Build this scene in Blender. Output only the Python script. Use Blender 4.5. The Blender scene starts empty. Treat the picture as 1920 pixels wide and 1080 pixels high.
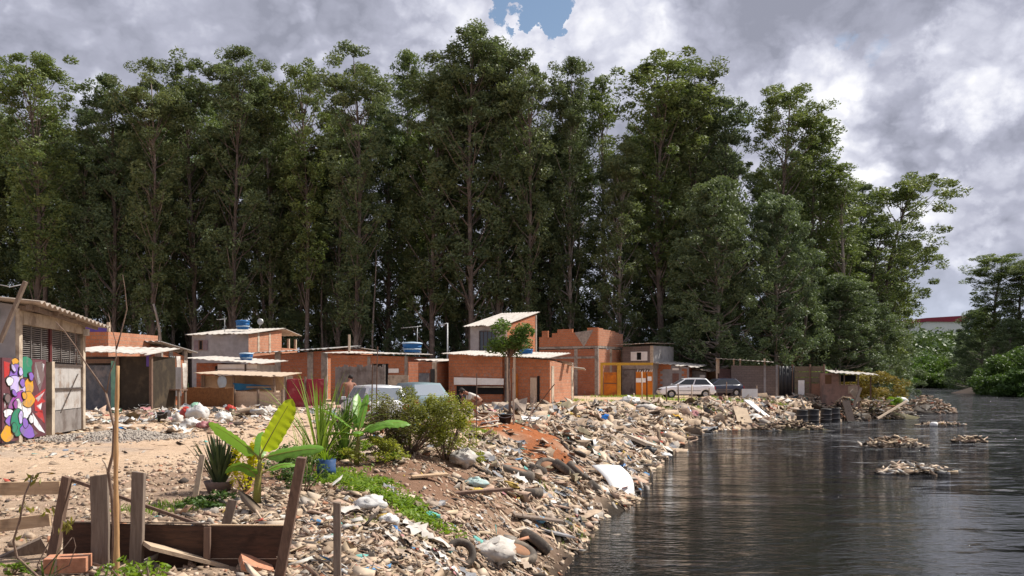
import bpy, bmesh, math, random
import numpy as np
from mathutils import Vector, Matrix
R = math.radians
rng = np.random.default_rng(7)
random.seed(7)
scene = bpy.context.scene
C = scene.collection

# ---------------------------------------------------------------- camera
EYE = 1.45; F = 1600.0; HOR = 708.0
cam_d = bpy.data.cameras.new('camera'); cam = bpy.data.objects.new('camera', cam_d); C.objects.link(cam)
cam.location = (0, 0, EYE); cam.rotation_euler = (R(90), 0, 0)
cam_d.sensor_width = 36; cam_d.lens = 30; cam_d.shift_y = (HOR - 540) / 1920
cam_d.clip_start = 0.1; cam_d.clip_end = 4000
scene.camera = cam
# ---------------------------------------------------------------- sun
SUN_EL = R(51); SUN_AZ = Vector((0.92, 0.34))            # horizontal direction towards the sun
SUN_AZ.normalize()
sv = Vector((SUN_AZ.x * math.cos(SUN_EL), SUN_AZ.y * math.cos(SUN_EL), math.sin(SUN_EL)))
sd = bpy.data.lights.new('sun', 'SUN'); sd.energy = 5.0; sd.angle = R(0.53); sd.color = (1.0, 0.95, 0.87)
so = bpy.data.objects.new('sun', sd); C.objects.link(so); so.rotation_euler = sv.to_track_quat('Z', 'Y').to_euler()
so.location = (60, 0, 90)
# ---------------------------------------------------------------- view
scene.view_settings.view_transform = 'Standard'; scene.view_settings.look = 'None'
scene.view_settings.exposure = 0.42; scene.view_settings.gamma = 1
scene.render.resolution_x = 1920; scene.render.resolution_y = 1080
# ---------------------------------------------------------------- world
w = bpy.data.worlds.new('World'); scene.world = w; w.use_nodes = True
nt = w.node_tree; nt.nodes.clear()
class NG:
    def __init__(s, nt): s.nt = nt
    def n(s, t, **k):
        nd = s.nt.nodes.new(t)
        for a, b in k.items(): setattr(nd, a, b)
        return nd
    def put(s, sock, v):
        if isinstance(v, (int, float)): sock.default_value = v
        elif isinstance(v, (tuple, list, Vector)):
            sock.default_value = tuple(v) if len(v) == len(sock.default_value) else (*v, 1)
        else: s.nt.links.new(v, sock)
    def m(s, op, a, b=0, c=0):
        nd = s.n('ShaderNodeMath', operation=op)
        for i, v in enumerate((a, b, c)): s.put(nd.inputs[i], v)
        return nd.outputs[0]
    def vm(s, op, a, b=None):
        nd = s.n('ShaderNodeVectorMath', operation=op); s.put(nd.inputs[0], a)
        if b is not None: s.put(nd.inputs[1], b)
        return nd.outputs['Value' if op in ('DOT_PRODUCT', 'LENGTH') else 'Vector']
    def noise(s, vec, scale, detail=6, rough=.55, dist=0, out=0):
        nd = s.n('ShaderNodeTexNoise'); nd.inputs['Scale'].default_value = scale; nd.inputs['Detail'].default_value = detail
        nd.inputs['Roughness'].default_value = rough; nd.inputs['Distortion'].default_value = dist
        if vec is not None: s.put(nd.inputs['Vector'], vec)
        return nd.outputs[out]
    def mr(s, v, a, b, c=0, d=1, smooth=True):
        nd = s.n('ShaderNodeMapRange'); nd.interpolation_type = 'SMOOTHSTEP' if smooth else 'LINEAR'
        for i, x in enumerate((v, a, b, c, d)): s.put(nd.inputs[i], x)
        return nd.outputs[0]
    def mix(s, f, a, b, blend='MIX'):
        nd = s.n('ShaderNodeMix', data_type='RGBA', blend_type=blend)
        s.put(nd.inputs[0], f); s.put(nd.inputs[6], a); s.put(nd.inputs[7], b)
        return nd.outputs[2]
    def ramp(s, v, stops):
        nd = s.n('ShaderNodeValToRGB'); cr = nd.color_ramp
        while len(cr.elements) < len(stops): cr.elements.new(.5)
        for e, (p, c) in zip(cr.elements, stops): e.position = p; e.color = (*c, 1)
        s.put(nd.inputs[0], v); return nd.outputs[0]
g = NG(nt)
tc = g.n('ShaderNodeTexCoord'); D = tc.outputs['Generated']
sky = g.n('ShaderNodeTexSky', sky_type='NISHITA'); sky.sun_disc = False
sky.sun_elevation = SUN_EL; sky.sun_rotation = math.atan2(SUN_AZ.x, SUN_AZ.y)
sky.air_density = 1.2; sky.dust_density = 1.0
skyc = g.mix(1.0, sky.outputs[0], (0.085, 0.085, 0.085), 'MULTIPLY')
def pdir(px, py): return Vector(((px - 960) / F, 1, (HOR - py) / F)).normalized()
Db = g.vm('NORMALIZE', g.vm('ADD', D, g.vm('MULTIPLY', g.vm('SUBTRACT', g.noise(D, 11, 7, .65, 0, 1), (.5, .5, .5)), (.16, .16, .16))))
def blob(px, py, deg):
    return g.mr(g.vm('DOT_PRODUCT', Db, pdir(px, py)), math.cos(R(deg)), 1.0, 0, 1)
Ds = g.vm('MULTIPLY', D, (1, 1, 1.35))
Dw = g.vm('ADD', Ds, g.vm('MULTIPLY', g.vm('SUBTRACT', g.noise(Ds, 9, 5, .6, 0, 1), (.5, .5, .5)), (.10, .10, .10)))
cov = g.m('ADD', g.noise(Dw, 3.1, 9, .56), .17)
for px, py, deg, a in ((990, 8, 2.9, -.46), (1028, 50, 2.2, -.42), (1048, 5, 2.0, -.34), (812, 30, 1.2, -.25), (1575, 70, 1.2, -.10), (1640, 110, 1.4, -.07), (880, 40, 3.4, .2), (1130, 60, 3.2, .2),(1010, 95, 1.6, .1)):
    cov = g.m('ADD', cov, g.m('MULTIPLY', blob(px, py, deg), a))
mask = g.mr(cov, .455, .545)
br = g.m('MULTIPLY_ADD', g.m('SUBTRACT', g.noise(g.vm('ADD', Dw, (3.1, 1.7, .4)), 6.5, 10, .6), .5), 1.1, .53)
br = g.m('ADD', br, g.m('MULTIPLY', g.m('SUBTRACT', g.noise(g.vm('ADD', Dw, (1.1, 5.7, .9)), 2.2, 3, .5), .5), .9))
vo = g.n('ShaderNodeTexVoronoi', feature='F1'); g.put(vo.inputs['Vector'], Dw); vo.inputs['Scale'].default_value = 15; vo.inputs['Detail'].default_value = 2; vo.inputs['Roughness'].default_value = .6
br = g.m('ADD', br, g.m('MULTIPLY', g.m('SUBTRACT', .54, vo.outputs['Distance']), g.mr(br, .45, .75, .35, .95)))
for px, py, deg, a in ((900, 40, 5, .34), (1170, 70, 6, .30), (1010, 90, 3, .24), (720, 60, 3, .2), (1420, 240, 8, .20), (1540, 170, 4, .14), (1860, 110, 4.5, .42), (1790, 410, 3, .35), (1600, 330, 5, .15), (1870, 330, 2, .2),
                       (260, 60, 14, -.06), (60, 90, 10, -.05), (1360, 10, 6, -.20), (1500, 30, 5, -.12), (1800, 290, 5, -.20), (1660, 300, 7, .10), (560, 40, 7, -.15), (1840, 500, 5, -.12)):
    br = g.m('ADD', br, g.m('MULTIPLY', blob(px, py, deg), a))
cc = g.ramp(br, ((0, (.24, .25, .31)), (.30, (.36, .37, .45)), (.54, (.54, .55, .63)), (.78, (.78, .78, .81)), (1, (.88, .88, .88))))
zc = g.n('ShaderNodeSeparateXYZ'); g.put(zc.inputs[0], D)
low = g.mr(zc.outputs[2], .0, .16, .8, 0)
cc = g.mix(low, cc, (.50, .56, .68))
bg = g.n('ShaderNodeBackground'); g.put(bg.inputs[0], g.mix(mask, skyc, cc)); bg.inputs[1].default_value = 1.0
wo = g.n('ShaderNodeOutputWorld'); nt.links.new(bg.outputs[0], wo.inputs[0])

# ---------------------------------------------------------------- materials
MATS = {}
def newmat(name):
    m = bpy.data.materials.new(name); m.use_nodes = True; m.node_tree.nodes.clear(); MATS[name] = m
    return m, NG(m.node_tree)
def finish(g, col, rough=.8, bump=None, bstr=.3, bdist=.02, metal=0, spec=.3):
    p = g.n('ShaderNodeBsdfPrincipled'); g.put(p.inputs['Base Color'], col); g.put(p.inputs['Roughness'], rough)
    p.inputs['Metallic'].default_value = metal; p.inputs['Specular IOR Level'].default_value = spec
    if bump is not None:
        b = g.n('ShaderNodeBump'); b.inputs['Strength'].default_value = bstr; b.inputs['Distance'].default_value = bdist
        g.put(b.inputs['Height'], bump); g.nt.links.new(b.outputs[0], p.inputs['Normal'])
    o = g.n('ShaderNodeOutputMaterial'); g.nt.links.new(p.outputs[0], o.inputs[0]); return p
def ocoord(g): return g.n('ShaderNodeTexCoord').outputs['Object']
def plain(name, c1, c2=None, scale=6, rough=.85, bstr=.3, bdist=.02, c3=None, s3=1.5, metal=0, spec=.3, vary=0):
    m, g = newmat(name); v = ocoord(g)
    if c2 is None: c2 = tuple(x * .75 for x in c1)
    f = g.mr(g.noise(v, scale, 7, .62), .35, .68)
    col = g.mix(f, c1, c2)
    if c3: col = g.mix(g.mr(g.noise(v, s3, 5, .6), .50, .66), col, c3)
    if vary:
        oi = g.n('ShaderNodeObjectInfo').outputs['Random']
        col = g.mix(g.m('MULTIPLY', oi, vary), col, (.02, .02, .02))
    finish(g, col, rough, g.noise(v, scale * 4, 5, .6), bstr, bdist, metal, spec); return m
def wood(name, c1, c2, axis=(11, 11, 1), rough=.85):
    m, g = newmat(name); v = g.vm('MULTIPLY', ocoord(g), axis)
    f = g.noise(v, 4, 8, .65, .6)
    col = g.mix(g.mr(f, .3, .7), c1, c2)
    col = g.mix(g.mr(g.noise(ocoord(g), 5, 4, .6), .55, .75, 0, .6), col, tuple(x * .4 for x in c2))
    finish(g, col, rough, f, .6, .01); return m
def brick(name, c1, c2, mortar, smear=.35, bw=.29, bh=.19, mcol2=(.34, .30, .27)):
    m, g = newmat(name); v = ocoord(g)
    s = g.n('ShaderNodeSeparateXYZ'); g.put(s.inputs[0], v)
    cb = g.n('ShaderNodeCombineXYZ'); g.put(cb.inputs[0], g.m('ADD', s.outputs[0], s.outputs[1])); g.put(cb.inputs[1], s.outputs[2])
    b = g.n('ShaderNodeTexBrick'); g.put(b.inputs['Vector'], cb.outputs[0]); b.inputs['Scale'].default_value = 1
    b.inputs['Brick Width'].default_value = bw; b.inputs['Row Height'].default_value = bh; b.inputs['Mortar Size'].default_value = .012
    b.inputs['Mortar Smooth'].default_value = .3; b.inputs['Bias'].default_value = 0
    g.put(b.inputs['Color1'], c1); g.put(b.inputs['Color2'], c2); g.put(b.inputs['Mortar'], mortar)
    col = g.mix(g.mr(g.noise(v, 2.3, 6, .65), .56, .70, 0, smear), b.outputs['Color'], mcol2)
    col = g.mix(g.mr(g.noise(v, 14, 5, .6), .3, .75, 0, .55), col, tuple(x * .55 for x in c2))
    col = g.mix(g.mr(g.noise(v, .9, 4, .6), .5, .7, 0, .35), col, tuple(x * .45 for x in c1))
    h = g.m('SUBTRACT', g.m('MULTIPLY', g.noise(v, 25, 4), .4), b.outputs['Fac'])
    finish(g, col, .93, h, .8, .02, 0, .15); return m
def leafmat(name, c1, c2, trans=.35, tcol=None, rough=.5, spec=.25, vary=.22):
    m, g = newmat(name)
    a = g.n('ShaderNodeAttribute'); a.attribute_name = 'leaf_tone'
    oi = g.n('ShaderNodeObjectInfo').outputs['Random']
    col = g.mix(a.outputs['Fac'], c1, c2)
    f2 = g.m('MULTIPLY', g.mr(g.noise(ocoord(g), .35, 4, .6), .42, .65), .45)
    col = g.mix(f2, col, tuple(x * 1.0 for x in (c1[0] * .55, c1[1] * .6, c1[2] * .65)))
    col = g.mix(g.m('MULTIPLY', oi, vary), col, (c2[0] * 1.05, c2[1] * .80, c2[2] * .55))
    p = g.n('ShaderNodeBsdfPrincipled'); g.put(p.inputs['Base Color'], col); p.inputs['Roughness'].default_value = rough
    p.inputs['Specular IOR Level'].default_value = spec
    t = g.n('ShaderNodeBsdfTranslucent')
    g.put(t.inputs[0], g.mix(.5, col, tcol or (c2[0] * 1.4, c2[1] * 1.5, c2[2] * .5)))
    mx = g.n('ShaderNodeMixShader'); mx.inputs[0].default_value = trans
    g.nt.links.new(p.outputs[0], mx.inputs[1]); g.nt.links.new(t.outputs[0], mx.inputs[2])
    o = g.n('ShaderNodeOutputMaterial'); g.nt.links.new(mx.outputs[0], o.inputs[0]); return m
def corr(name, c1, c2, stain, scale=3):
    m, g = newmat(name); v = ocoord(g)
    col = g.mix(g.mr(g.noise(v, scale, 6, .6), .35, .7), c1, c2)
    col = g.mix(g.mr(g.noise(g.vm('MULTIPLY', v, (3, 1, 1)), 1.3, 6, .65), .5, .72, 0, .8), col, stain)
    finish(g, col, .85, g.noise(v, 20, 4), .2, .01); return m
BRK = brick('orange_brick', (.52, .20, .10), (.43, .155, .075), (.33, .25, .20), .55)
BRK2 = brick('red_brick', (.44, .165, .09), (.35, .125, .065), (.27, .20, .17), .6)
BRKL = brick('pale_sunlit_brick', (.56, .27, .165), (.48, .21, .125), (.46, .35, .27), .5, mcol2=(.5, .42, .34))  # lighter brick for sun-facing side walls, sunlight put into the colour
BLK = brick('grey_block', (.22, .18, .165), (.18, .145, .135), (.13, .11, .105), .3, .39, .19, (.25, .21, .19))
STUC = plain('grey_render', (.30, .29, .30), (.24, .23, .24), 2.5, c3=(.2, .19, .19), s3=.8)
STUCW = plain('pale_render', (.42, .40, .38), (.33, .31, .30), 2.5, c3=(.26, .24, .22), s3=.9)
CONC = plain('concrete', (.34, .30, .26), (.22, .19, .17), 5, c3=(.16, .14, .12), s3=1.2)
CONCL = plain('pale_concrete', (.52, .44, .34), (.38, .31, .24), 5, c3=(.26, .2, .15), s3=1.7)
PINKW = plain('pink_render', (.33, .20, .155), (.25, .155, .125), 3, c3=(.17, .12, .10), s3=1.0)
ROOFL = corr('pale_fibre_cement', (.52, .48, .43), (.41, .37, .33), (.24, .20, .17))
ROOFD = corr('weathered_fibre_cement', (.40, .33, .27), (.27, .22, .18), (.14, .12, .10))
ROOFG = corr('grey_fibre_cement', (.33, .32, .31), (.24, .23, .22), (.15, .14, .13))
WD_G = wood('grey_wood', (.24, .185, .145), (.15, .11, .085))
WD_T = wood('tan_wood', (.52, .37, .235), (.40, .27, .165), (1, 9, 11))
WD_D = wood('dark_wood', (.085, .042, .026), (.045, .024, .016), (1.5, 8, 8))
WD_P = wood('pale_wood', (.55, .44, .33), (.40, .30, .22))
WD_B = wood('brown_wood', (.20, .125, .09), (.12, .075, .055))
WD_R = wood('rusty_panel', (.21, .105, .045), (.13, .065, .03), (2, 2, 2))
BAMB = wood('bamboo', (.50, .30, .14), (.36, .20, .095), (6, 6, 1))
WHITE = plain('white_paint', (.78, .77, .75), (.70, .68, .65), 3, .6, .1)
PWHITE = plain('white_plastic', (.66, .64, .61), (.54, .52, .48), 3, .35, .3, .03)
WCLOTH = plain('white_cloth', (.56, .52, .47), (.42, .38, .34), 5, .9)
GMET = plain('gate_metal', (.46, .44, .42), (.38, .36, .34), 4, .6, .15, c3=(.28, .22, .18), s3=2.2)
GMETD = plain('grey_sheet', (.23, .21, .20), (.17, .155, .145), 4, .7, .2, c3=(.12, .10, .09))
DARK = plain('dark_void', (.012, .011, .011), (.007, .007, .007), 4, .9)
BLKP = plain('black_plastic', (.022, .022, .024), (.035, .033, .032), 4, .5, .2)
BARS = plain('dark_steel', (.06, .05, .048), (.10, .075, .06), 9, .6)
LF_YG = leafmat('yellow_green_leaf', (.17, .20, .03), (.34, .34, .05), .4, vary=0)
LF_WOOD = leafmat('far_wood_leaf', (.045, .085, .028), (.085, .125, .038), .2)
MAR = plain('maroon_paint', (.10, .018, .02), (.07, .014, .015), 5, .6)
BLUE = plain('blue_plastic', (.012, .11, .30), (.010, .085, .24), 3, .4, .1)
BLUE2 = plain('blue_drum', (.028, .075, .19), (.02, .055, .15), 6, .5, .15, c3=(.10, .13, .19), s3=5)
LID = plain('pale_blue_lid', (.42, .52, .60), (.34, .43, .52), 4, .5)
ORNG = plain('orange_sheet', (.55, .17, .012), (.42, .12, .012), 2, .7, .15, c3=(.30, .09, .02), s3=1.5)
YEL = plain('yellow_paint', (.52, .30, .03), (.42, .24, .035), 3, .6)
TANW = plain('tan_board', (.50, .38, .26), (.40, .30, .21), 4)
BLUT = plain('blue_tarp', (.012, .13, .27), (.012, .10, .22), 3, .5)
GRNC = plain('green_cloth', (.18, .36, .27), (.13, .28, .22), 5)
GRYT = plain('grey_tarp', (.15, .155, .17), (.10, .105, .12), 5, .8, .6, .05, c3=(.22, .2, .2))
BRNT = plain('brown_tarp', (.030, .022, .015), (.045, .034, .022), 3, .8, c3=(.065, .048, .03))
PURP = plain('purple_tarp', (.11, .06, .28), (.085, .05, .22), 3, .7)
REDB = plain('crimson_board', (.30, .03, .05), (.22, .028, .04), 3, .7, c3=(.4, .12, .12))
TYRE = plain('tyre_rubber', (.105, .088, .072), (.07, .058, .05), 7, .9, .5, .01, c3=(.19, .155, .12), s3=4)
RUBB = plain('black_rubber', (.02, .02, .02), (.03, .03, .03), 7, .8)
STEEL = plain('galvanised_steel', (.42, .42, .42), (.33, .33, .33), 5, .5, .1, metal=.4)
RIM = plain('wheel_rim', (.42, .42, .43), (.30, .30, .31), 5, .4, .1, metal=.6)
SKIN = plain('tanned_skin', (.30, .135, .085), (.25, .105, .065), 4, .6, .1)
HAIR = plain('dark_hair', (.015, .01, .008), (.02, .014, .01), 12, .7)
BARKP = plain('pale_bark', (.36, .31, .27), (.24, .20, .17), 3, .85, .6, .04, c3=(.17, .12, .095), s3=.9, vary=.25)
BARKR = plain('reddish_bark', (.20, .155, .13), (.12, .09, .075), 3, .85, .6, .04, c3=(.30, .25, .21), s3=.7, vary=.45)
TWIG = plain('twig', (.22, .15, .11), (.13, .085, .065), 14, .85)
def carpaint(name, c, rough=.28):
    m, g = newmat(name)
    col = g.mix(g.mr(g.noise(ocoord(g), 2.5, 5, .6), .45, .8, 0, .25), c, (c[0] * .7, c[1] * .66, c[2] * .6))
    p = finish(g, col, rough, spec=.5); p.inputs['Coat Weight'].default_value = .4; return m
CARW = carpaint('white_car_paint', (.74, .75, .78)); CARD = carpaint('navy_car_paint', (.018, .022, .045)); CARG = carpaint('grey_green_car_paint', (.20, .27, .29))
GLS = newmat('car_glass'); _p = finish(GLS[1], (.03, .035, .04), .08, spec=.6); GLS = GLS[0]
GLSP = newmat('dusty_glass'); _p = finish(GLSP[1], (.22, .25, .29), .25, spec=.5); GLSP = GLSP[0]
REDL = plain('red_lens', (.35, .02, .015), (.3, .02, .015), 5, .3)
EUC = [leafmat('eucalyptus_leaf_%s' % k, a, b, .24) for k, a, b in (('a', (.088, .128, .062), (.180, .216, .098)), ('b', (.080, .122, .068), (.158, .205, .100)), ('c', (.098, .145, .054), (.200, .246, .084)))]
LF_BR = leafmat('bright_leaf', (.10, .20, .02), (.22, .32, .03), .4)
LF_DK = leafmat('dark_leaf', (.05, .10, .025), (.09, .15, .035), .25)
LF_FAR = leafmat('bush_leaf', (.055, .115, .028), (.115, .19, .04), .3, vary=.5)
LF_OL = leafmat('olive_leaf', (.17, .16, .03), (.28, .20, .05), .3, vary=.1)
LF_YL = leafmat('yellow_leaf', (.50, .48, .01), (.62, .56, .02), .5, vary=0)
LF_BAN = leafmat('banana_leaf', (.13, .30, .035), (.16, .32, .035), .30, (.30, .48, .03), .4, .4, 0)
LF_SNK = leafmat('snake_leaf', (.03, .055, .028), (.08, .10, .04), .1, vary=0)
GRS = leafmat('grass_blade', (.16, .30, .03), (.30, .38, .07), .35, vary=0)
LF_GLOW = leafmat('backlit_banana_leaf', (.30, .42, .02), (.36, .46, .02), .68, (.85, .92, .02), .4, .3, 0)  # brighter copy of the banana leaf, sun shining through put into its colour
BSTEM = plain('banana_stem', (.26, .26, .05), (.18, .14, .05), 8, .6)

# ---------------------------------------------------------------- mesh helpers
def setp(o, label=None, cat=None, group=None, kind=None):
    for k, v in (('label', label), ('category', cat), ('group', group), ('kind', kind)):
        if v: o[k] = v
    return o
def thing(name, label, cat, loc=(0, 0, 0), rz=0, group=None, kind=None):
    o = bpy.data.objects.new(name, None); C.objects.link(o); o.location = loc; o.rotation_euler = (0, 0, rz)
    o.empty_display_size = .2
    return setp(o, label, cat, group, kind)
def npmesh(name, V, Fq, mats, midx=None, leaf_tone=None, parent=None, smooth=False, loc=None):
    """V (n,3) array, Fq (m,k) array of equal-size faces"""
    me = bpy.data.meshes.new(name); V = np.asarray(V, np.float32); Fq = np.asarray(Fq, np.int32)
    n, k = Fq.shape
    me.vertices.add(len(V)); me.vertices.foreach_set('co', V.ravel())
    me.loops.add(n * k); me.loops.foreach_set('vertex_index', Fq.ravel())
    me.polygons.add(n); me.polygons.foreach_set('loop_start', np.arange(0, n * k, k, dtype=np.int32))
    me.polygons.foreach_set('loop_total', np.full(n, k, np.int32))
    if midx is not None: me.polygons.foreach_set('material_index', np.asarray(midx, np.int32))
    if smooth: me.polygons.foreach_set('use_smooth', np.ones(n, bool))
    for m in mats: me.materials.append(m)
    if leaf_tone is not None:
        a = me.attributes.new('leaf_tone', 'FLOAT', 'POINT'); a.data.foreach_set('value', np.asarray(leaf_tone, np.float32))
    me.update(calc_edges=True)
    o = bpy.data.objects.new(name, me); C.objects.link(o)
    if parent: o.parent = parent
    if loc is not None: o.location = loc
    return o
class MB:
    def __init__(s): s.v = []; s.f = []; s.m = []; s.sm = []
    def add(s, vs, fs, mi=0, smooth=False):
        b = len(s.v); s.v += [tuple(v) for v in vs]
        for f in fs: s.f.append([b + i for i in f]); s.m.append(mi); s.sm.append(smooth)
    def hexa(s, p, mi=0):      # 8 points: bottom 0-3 ccw, top 4-7
        s.add(p, [(3, 2, 1, 0), (4, 5, 6, 7), (0, 1, 5, 4), (1, 2, 6, 5), (2, 3, 7, 6), (3, 0, 4, 7)], mi)
    def box(s, x0, x1, y0, y1, z0, z1, mi=0, tops=None):
        t = tops or (z1,) * 4
        s.hexa([(x0, y0, z0), (x1, y0, z0), (x1, y1, z0), (x0, y1, z0), (x0, y0, t[0]), (x1, y0, t[1]), (x1, y1, t[2]), (x0, y1, t[3])], mi)
    def beam(s, a, b, w=.05, h=None, mi=0, up=(0, 0, 1), w2=None):
        a = Vector(a); b = Vector(b); h = h or w; d = (b - a).normalized(); u = Vector(up)
        if abs(d.dot(u)) > .95: u = Vector((0, 1, 0))
        x = d.cross(u).normalized(); z = x.cross(d).normalized(); k = (w2 or w) / w
        p = []
        for q, kk in ((a, 1), (b, k)):
            for i, j in ((-1, -1), (1, -1), (1, 1), (-1, 1)): p.append(q + x * (i * w / 2 * kk) + z * (j * h / 2 * kk))
        s.hexa(p, mi)
    def tube(s, pts, rad, seg=6, mi=0, cap=True, smooth=True):
        pts = [Vector(p) for p in pts]; n = len(pts)
        if not hasattr(rad, '__len__'): rad = [rad] * n
        vs = []; prev = None
        for i, p in enumerate(pts):
            d = (pts[min(i + 1, n - 1)] - pts[max(i - 1, 0)]).normalized()
            u = Vector((0, 0, 1)) if abs(d.z) < .9 else Vector((1, 0, 0))
            x = d.cross(u).normalized() if prev is None else (prev - d * prev.dot(d)).normalized()
            prev = x; y = d.cross(x)
            for k in range(seg):
                a = 2 * math.pi * k / seg; vs.append(p + (x * math.cos(a) + y * math.sin(a)) * rad[i])
        fs = [(i * seg + k, i * seg + (k + 1) % seg, (i + 1) * seg + (k + 1) % seg, (i + 1) * seg + k) for i in range(n - 1) for k in range(seg)]
        s.add(vs, fs, mi, smooth)
        if cap:
            b = len(s.v) - n * seg
            s.f.append([b + k for k in range(seg)][::-1]); s.m.append(mi); s.sm.append(False)
            s.f.append([b + (n - 1) * seg + k for k in range(seg)]); s.m.append(mi); s.sm.append(False)
    def lathe(s, prof, c=(0, 0, 0), seg=20, mi=0, axis='z', smooth=True):
        vs = []
        for r, z in prof:
            for k in range(seg):
                a = 2 * math.pi * k / seg; q = (r * math.cos(a), r * math.sin(a), z)
                if axis == 'y': q = (q[0], q[2], q[1])
                if axis == 'x': q = (q[2], q[0], q[1])
                vs.append((c[0] + q[0], c[1] + q[1], c[2] + q[2]))
        n = len(prof)
        s.add(vs, [(i * seg + k, i * seg + (k + 1) % seg, (i + 1) * seg + (k + 1) % seg, (i + 1) * seg + k) for i in range(n - 1) for k in range(seg)], mi, smooth)
    def lump(s, c, r, amp=.25, seed=0, mi=0, smooth=True, n=10):
        rr = np.random.default_rng(seed); ph = rr.uniform(0, 6.28, (4, 3)); vs = []
        m = n // 2 + 1
        for i in range(m + 1):
            th = math.pi * i / m
            for k in range(n):
                a = 2 * math.pi * k / n; d = np.array([math.sin(th) * math.cos(a), math.sin(th) * math.sin(a), math.cos(th)])
                q = 1 + amp * sum(math.sin(3 * (j + 1) * d[j % 3] * 1.3 + ph[j][0]) * math.cos(2.5 * (j + 1) * d[(j + 1) % 3] + ph[j][1]) for j in range(4)) / 2
                vs.append((c[0] + d[0] * r[0] * q, c[1] + d[1] * r[1] * q, c[2] + d[2] * r[2] * q))
        s.add(vs, [(i * n + k, (i + 1) * n + k, (i + 1) * n + (k + 1) % n, i * n + (k + 1) % n) for i in range(m) for k in range(n)], mi, smooth)
    def sheet(s, a, b, c, d, waves, amp=.03, th=.012, mi=0, nv=1, jag=0, seed=0):
        """corrugated sheet; a-b runs across the corrugation, a-d along it"""
        a, b, c, d = map(Vector, (a, b, c, d)); nn = (b - a).cross(d - a).normalized(); nu = max(2, waves * 6)
        rr = random.Random(seed); vs = []; jt = [rr.uniform(-jag, jag) for _ in range(nu + 1)]
        for lay in (0, 1):
            for j in range(nv + 1):
                for i in range(nu + 1):
                    u = i / nu; v = j / nv
                    if j == 0: v -= jt[i // 8]
                    p = (a * (1 - u) + b * u) * (1 - v) + (d * (1 - u) + c * u) * v
                    vs.append(p + nn * (amp * math.sin(u * waves * 2 * math.pi) - lay * th))
        k = nu + 1; L = k * (nv + 1); fs = []
        for j in range(nv):
            for i in range(nu):
                q = j * k + i
                fs.append((q, q + 1, q + 1 + k, q + k)); fs.append((L + q + k, L + q + k + 1, L + q + 1, L + q))
        for i in range(nu):
            fs.append((i + 1, i, L + i, L + i + 1)); q = nv * k + i; fs.append((q, q + 1, L + q + 1, L + q))
        for j in range(nv):
            fs.append((j * k, (j + 1) * k, L + (j + 1) * k, L + j * k)); q = j * k + nu; fs.append((q + k, q, L + q, L + q + k))
        s.add(vs, fs, mi)
    def build(s, name, mats, parent=None, loc=None, rz=0, bevel=0):
        me = bpy.data.meshes.new(name); me.from_pydata(s.v, [], s.f)
        if not isinstance(mats, (list, tuple)): mats = [mats]
        for m in mats: me.materials.append(m)
        me.polygons.foreach_set('material_index', s.m); me.polygons.foreach_set('use_smooth', s.sm); me.update()
        o = bpy.data.objects.new(name, me); C.objects.link(o)
        if parent: o.parent = parent
        if loc is not None: o.location = loc; o.rotation_euler = (0, 0, rz)
        if bevel:
            b = o.modifiers.new('bevel', 'BEVEL'); b.width = bevel; b.segments = 2; b.limit_method = 'ANGLE'
        return o
def copy_tree(o, parent=None):
    kids = list(o.children); c = o.copy(); C.objects.link(c)
    if parent is not None: c.parent = parent
    for k in kids: copy_tree(k, c)
    return c

# ---------------------------------------------------------------- terrain
RIV = np.array([(3, -60), (2, 0), (.6, 6), (.3, 10), (.75, 12.7), (1.5, 16.2), (3.0, 21.3), (4.3, 27), (6.0, 33.2), (9.1, 44), (11.5, 47.5), (14.6, 49), (18.3, 54), (21.6, 57.5), (26, 61.3),
                (32, 70), (38, 85), (44, 100), (54, 122), (68, 150), (88, 195), (107, 236), (118, 246), (135, 240), (117, 200), (98, 176), (83, 163), (84, 150), (80, 138), (78, 127), (66, 100), (56, 60), (50, 20), (46, -60)], float)
def hsh(ix, iy, s):
    n = (ix * 374761393 + iy * 668265263 + s * 974634777) & 0x7fffffff
    n = ((n ^ (n >> 13)) * 1274126177) & 0x7fffffff
    return ((n ^ (n >> 16)) & 0xffff) / 65535.0
def vnoise(x, y, s=0):
    x0 = np.floor(x).astype(np.int64); y0 = np.floor(y).astype(np.int64); fx = x - x0; fy = y - y0
    fx = fx * fx * (3 - 2 * fx); fy = fy * fy * (3 - 2 * fy)
    return (hsh(x0, y0, s) * (1 - fx) + hsh(x0 + 1, y0, s) * fx) * (1 - fy) + (hsh(x0, y0 + 1, s) * (1 - fx) + hsh(x0 + 1, y0 + 1, s) * fx) * fy - .5
def sdist(x, y):
    d = np.full(x.shape, 1e9); ins = np.zeros(x.shape, bool); n = len(RIV)
    for i in range(n):
        ax, ay = RIV[i]; bx, by = RIV[(i + 1) % n]; ex, ey = bx - ax, by - ay
        t = np.clip(((x - ax) * ex + (y - ay) * ey) / (ex * ex + ey * ey), 0, 1)
        d = np.minimum(d, (x - ax - t * ex) ** 2 + (y - ay - t * ey) ** 2)
        cr = ((ay > y) != (by > y)) & (x < (bx - ax) * (y - ay) / (by - ay + 1e-12) + ax); ins ^= cr
    return np.where(ins, -np.sqrt(d), np.sqrt(d))
def gauss(x, y, cx, cy, rx, ry): return np.exp(-(((x - cx) / rx) ** 2 + ((y - cy) / ry) ** 2))
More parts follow.
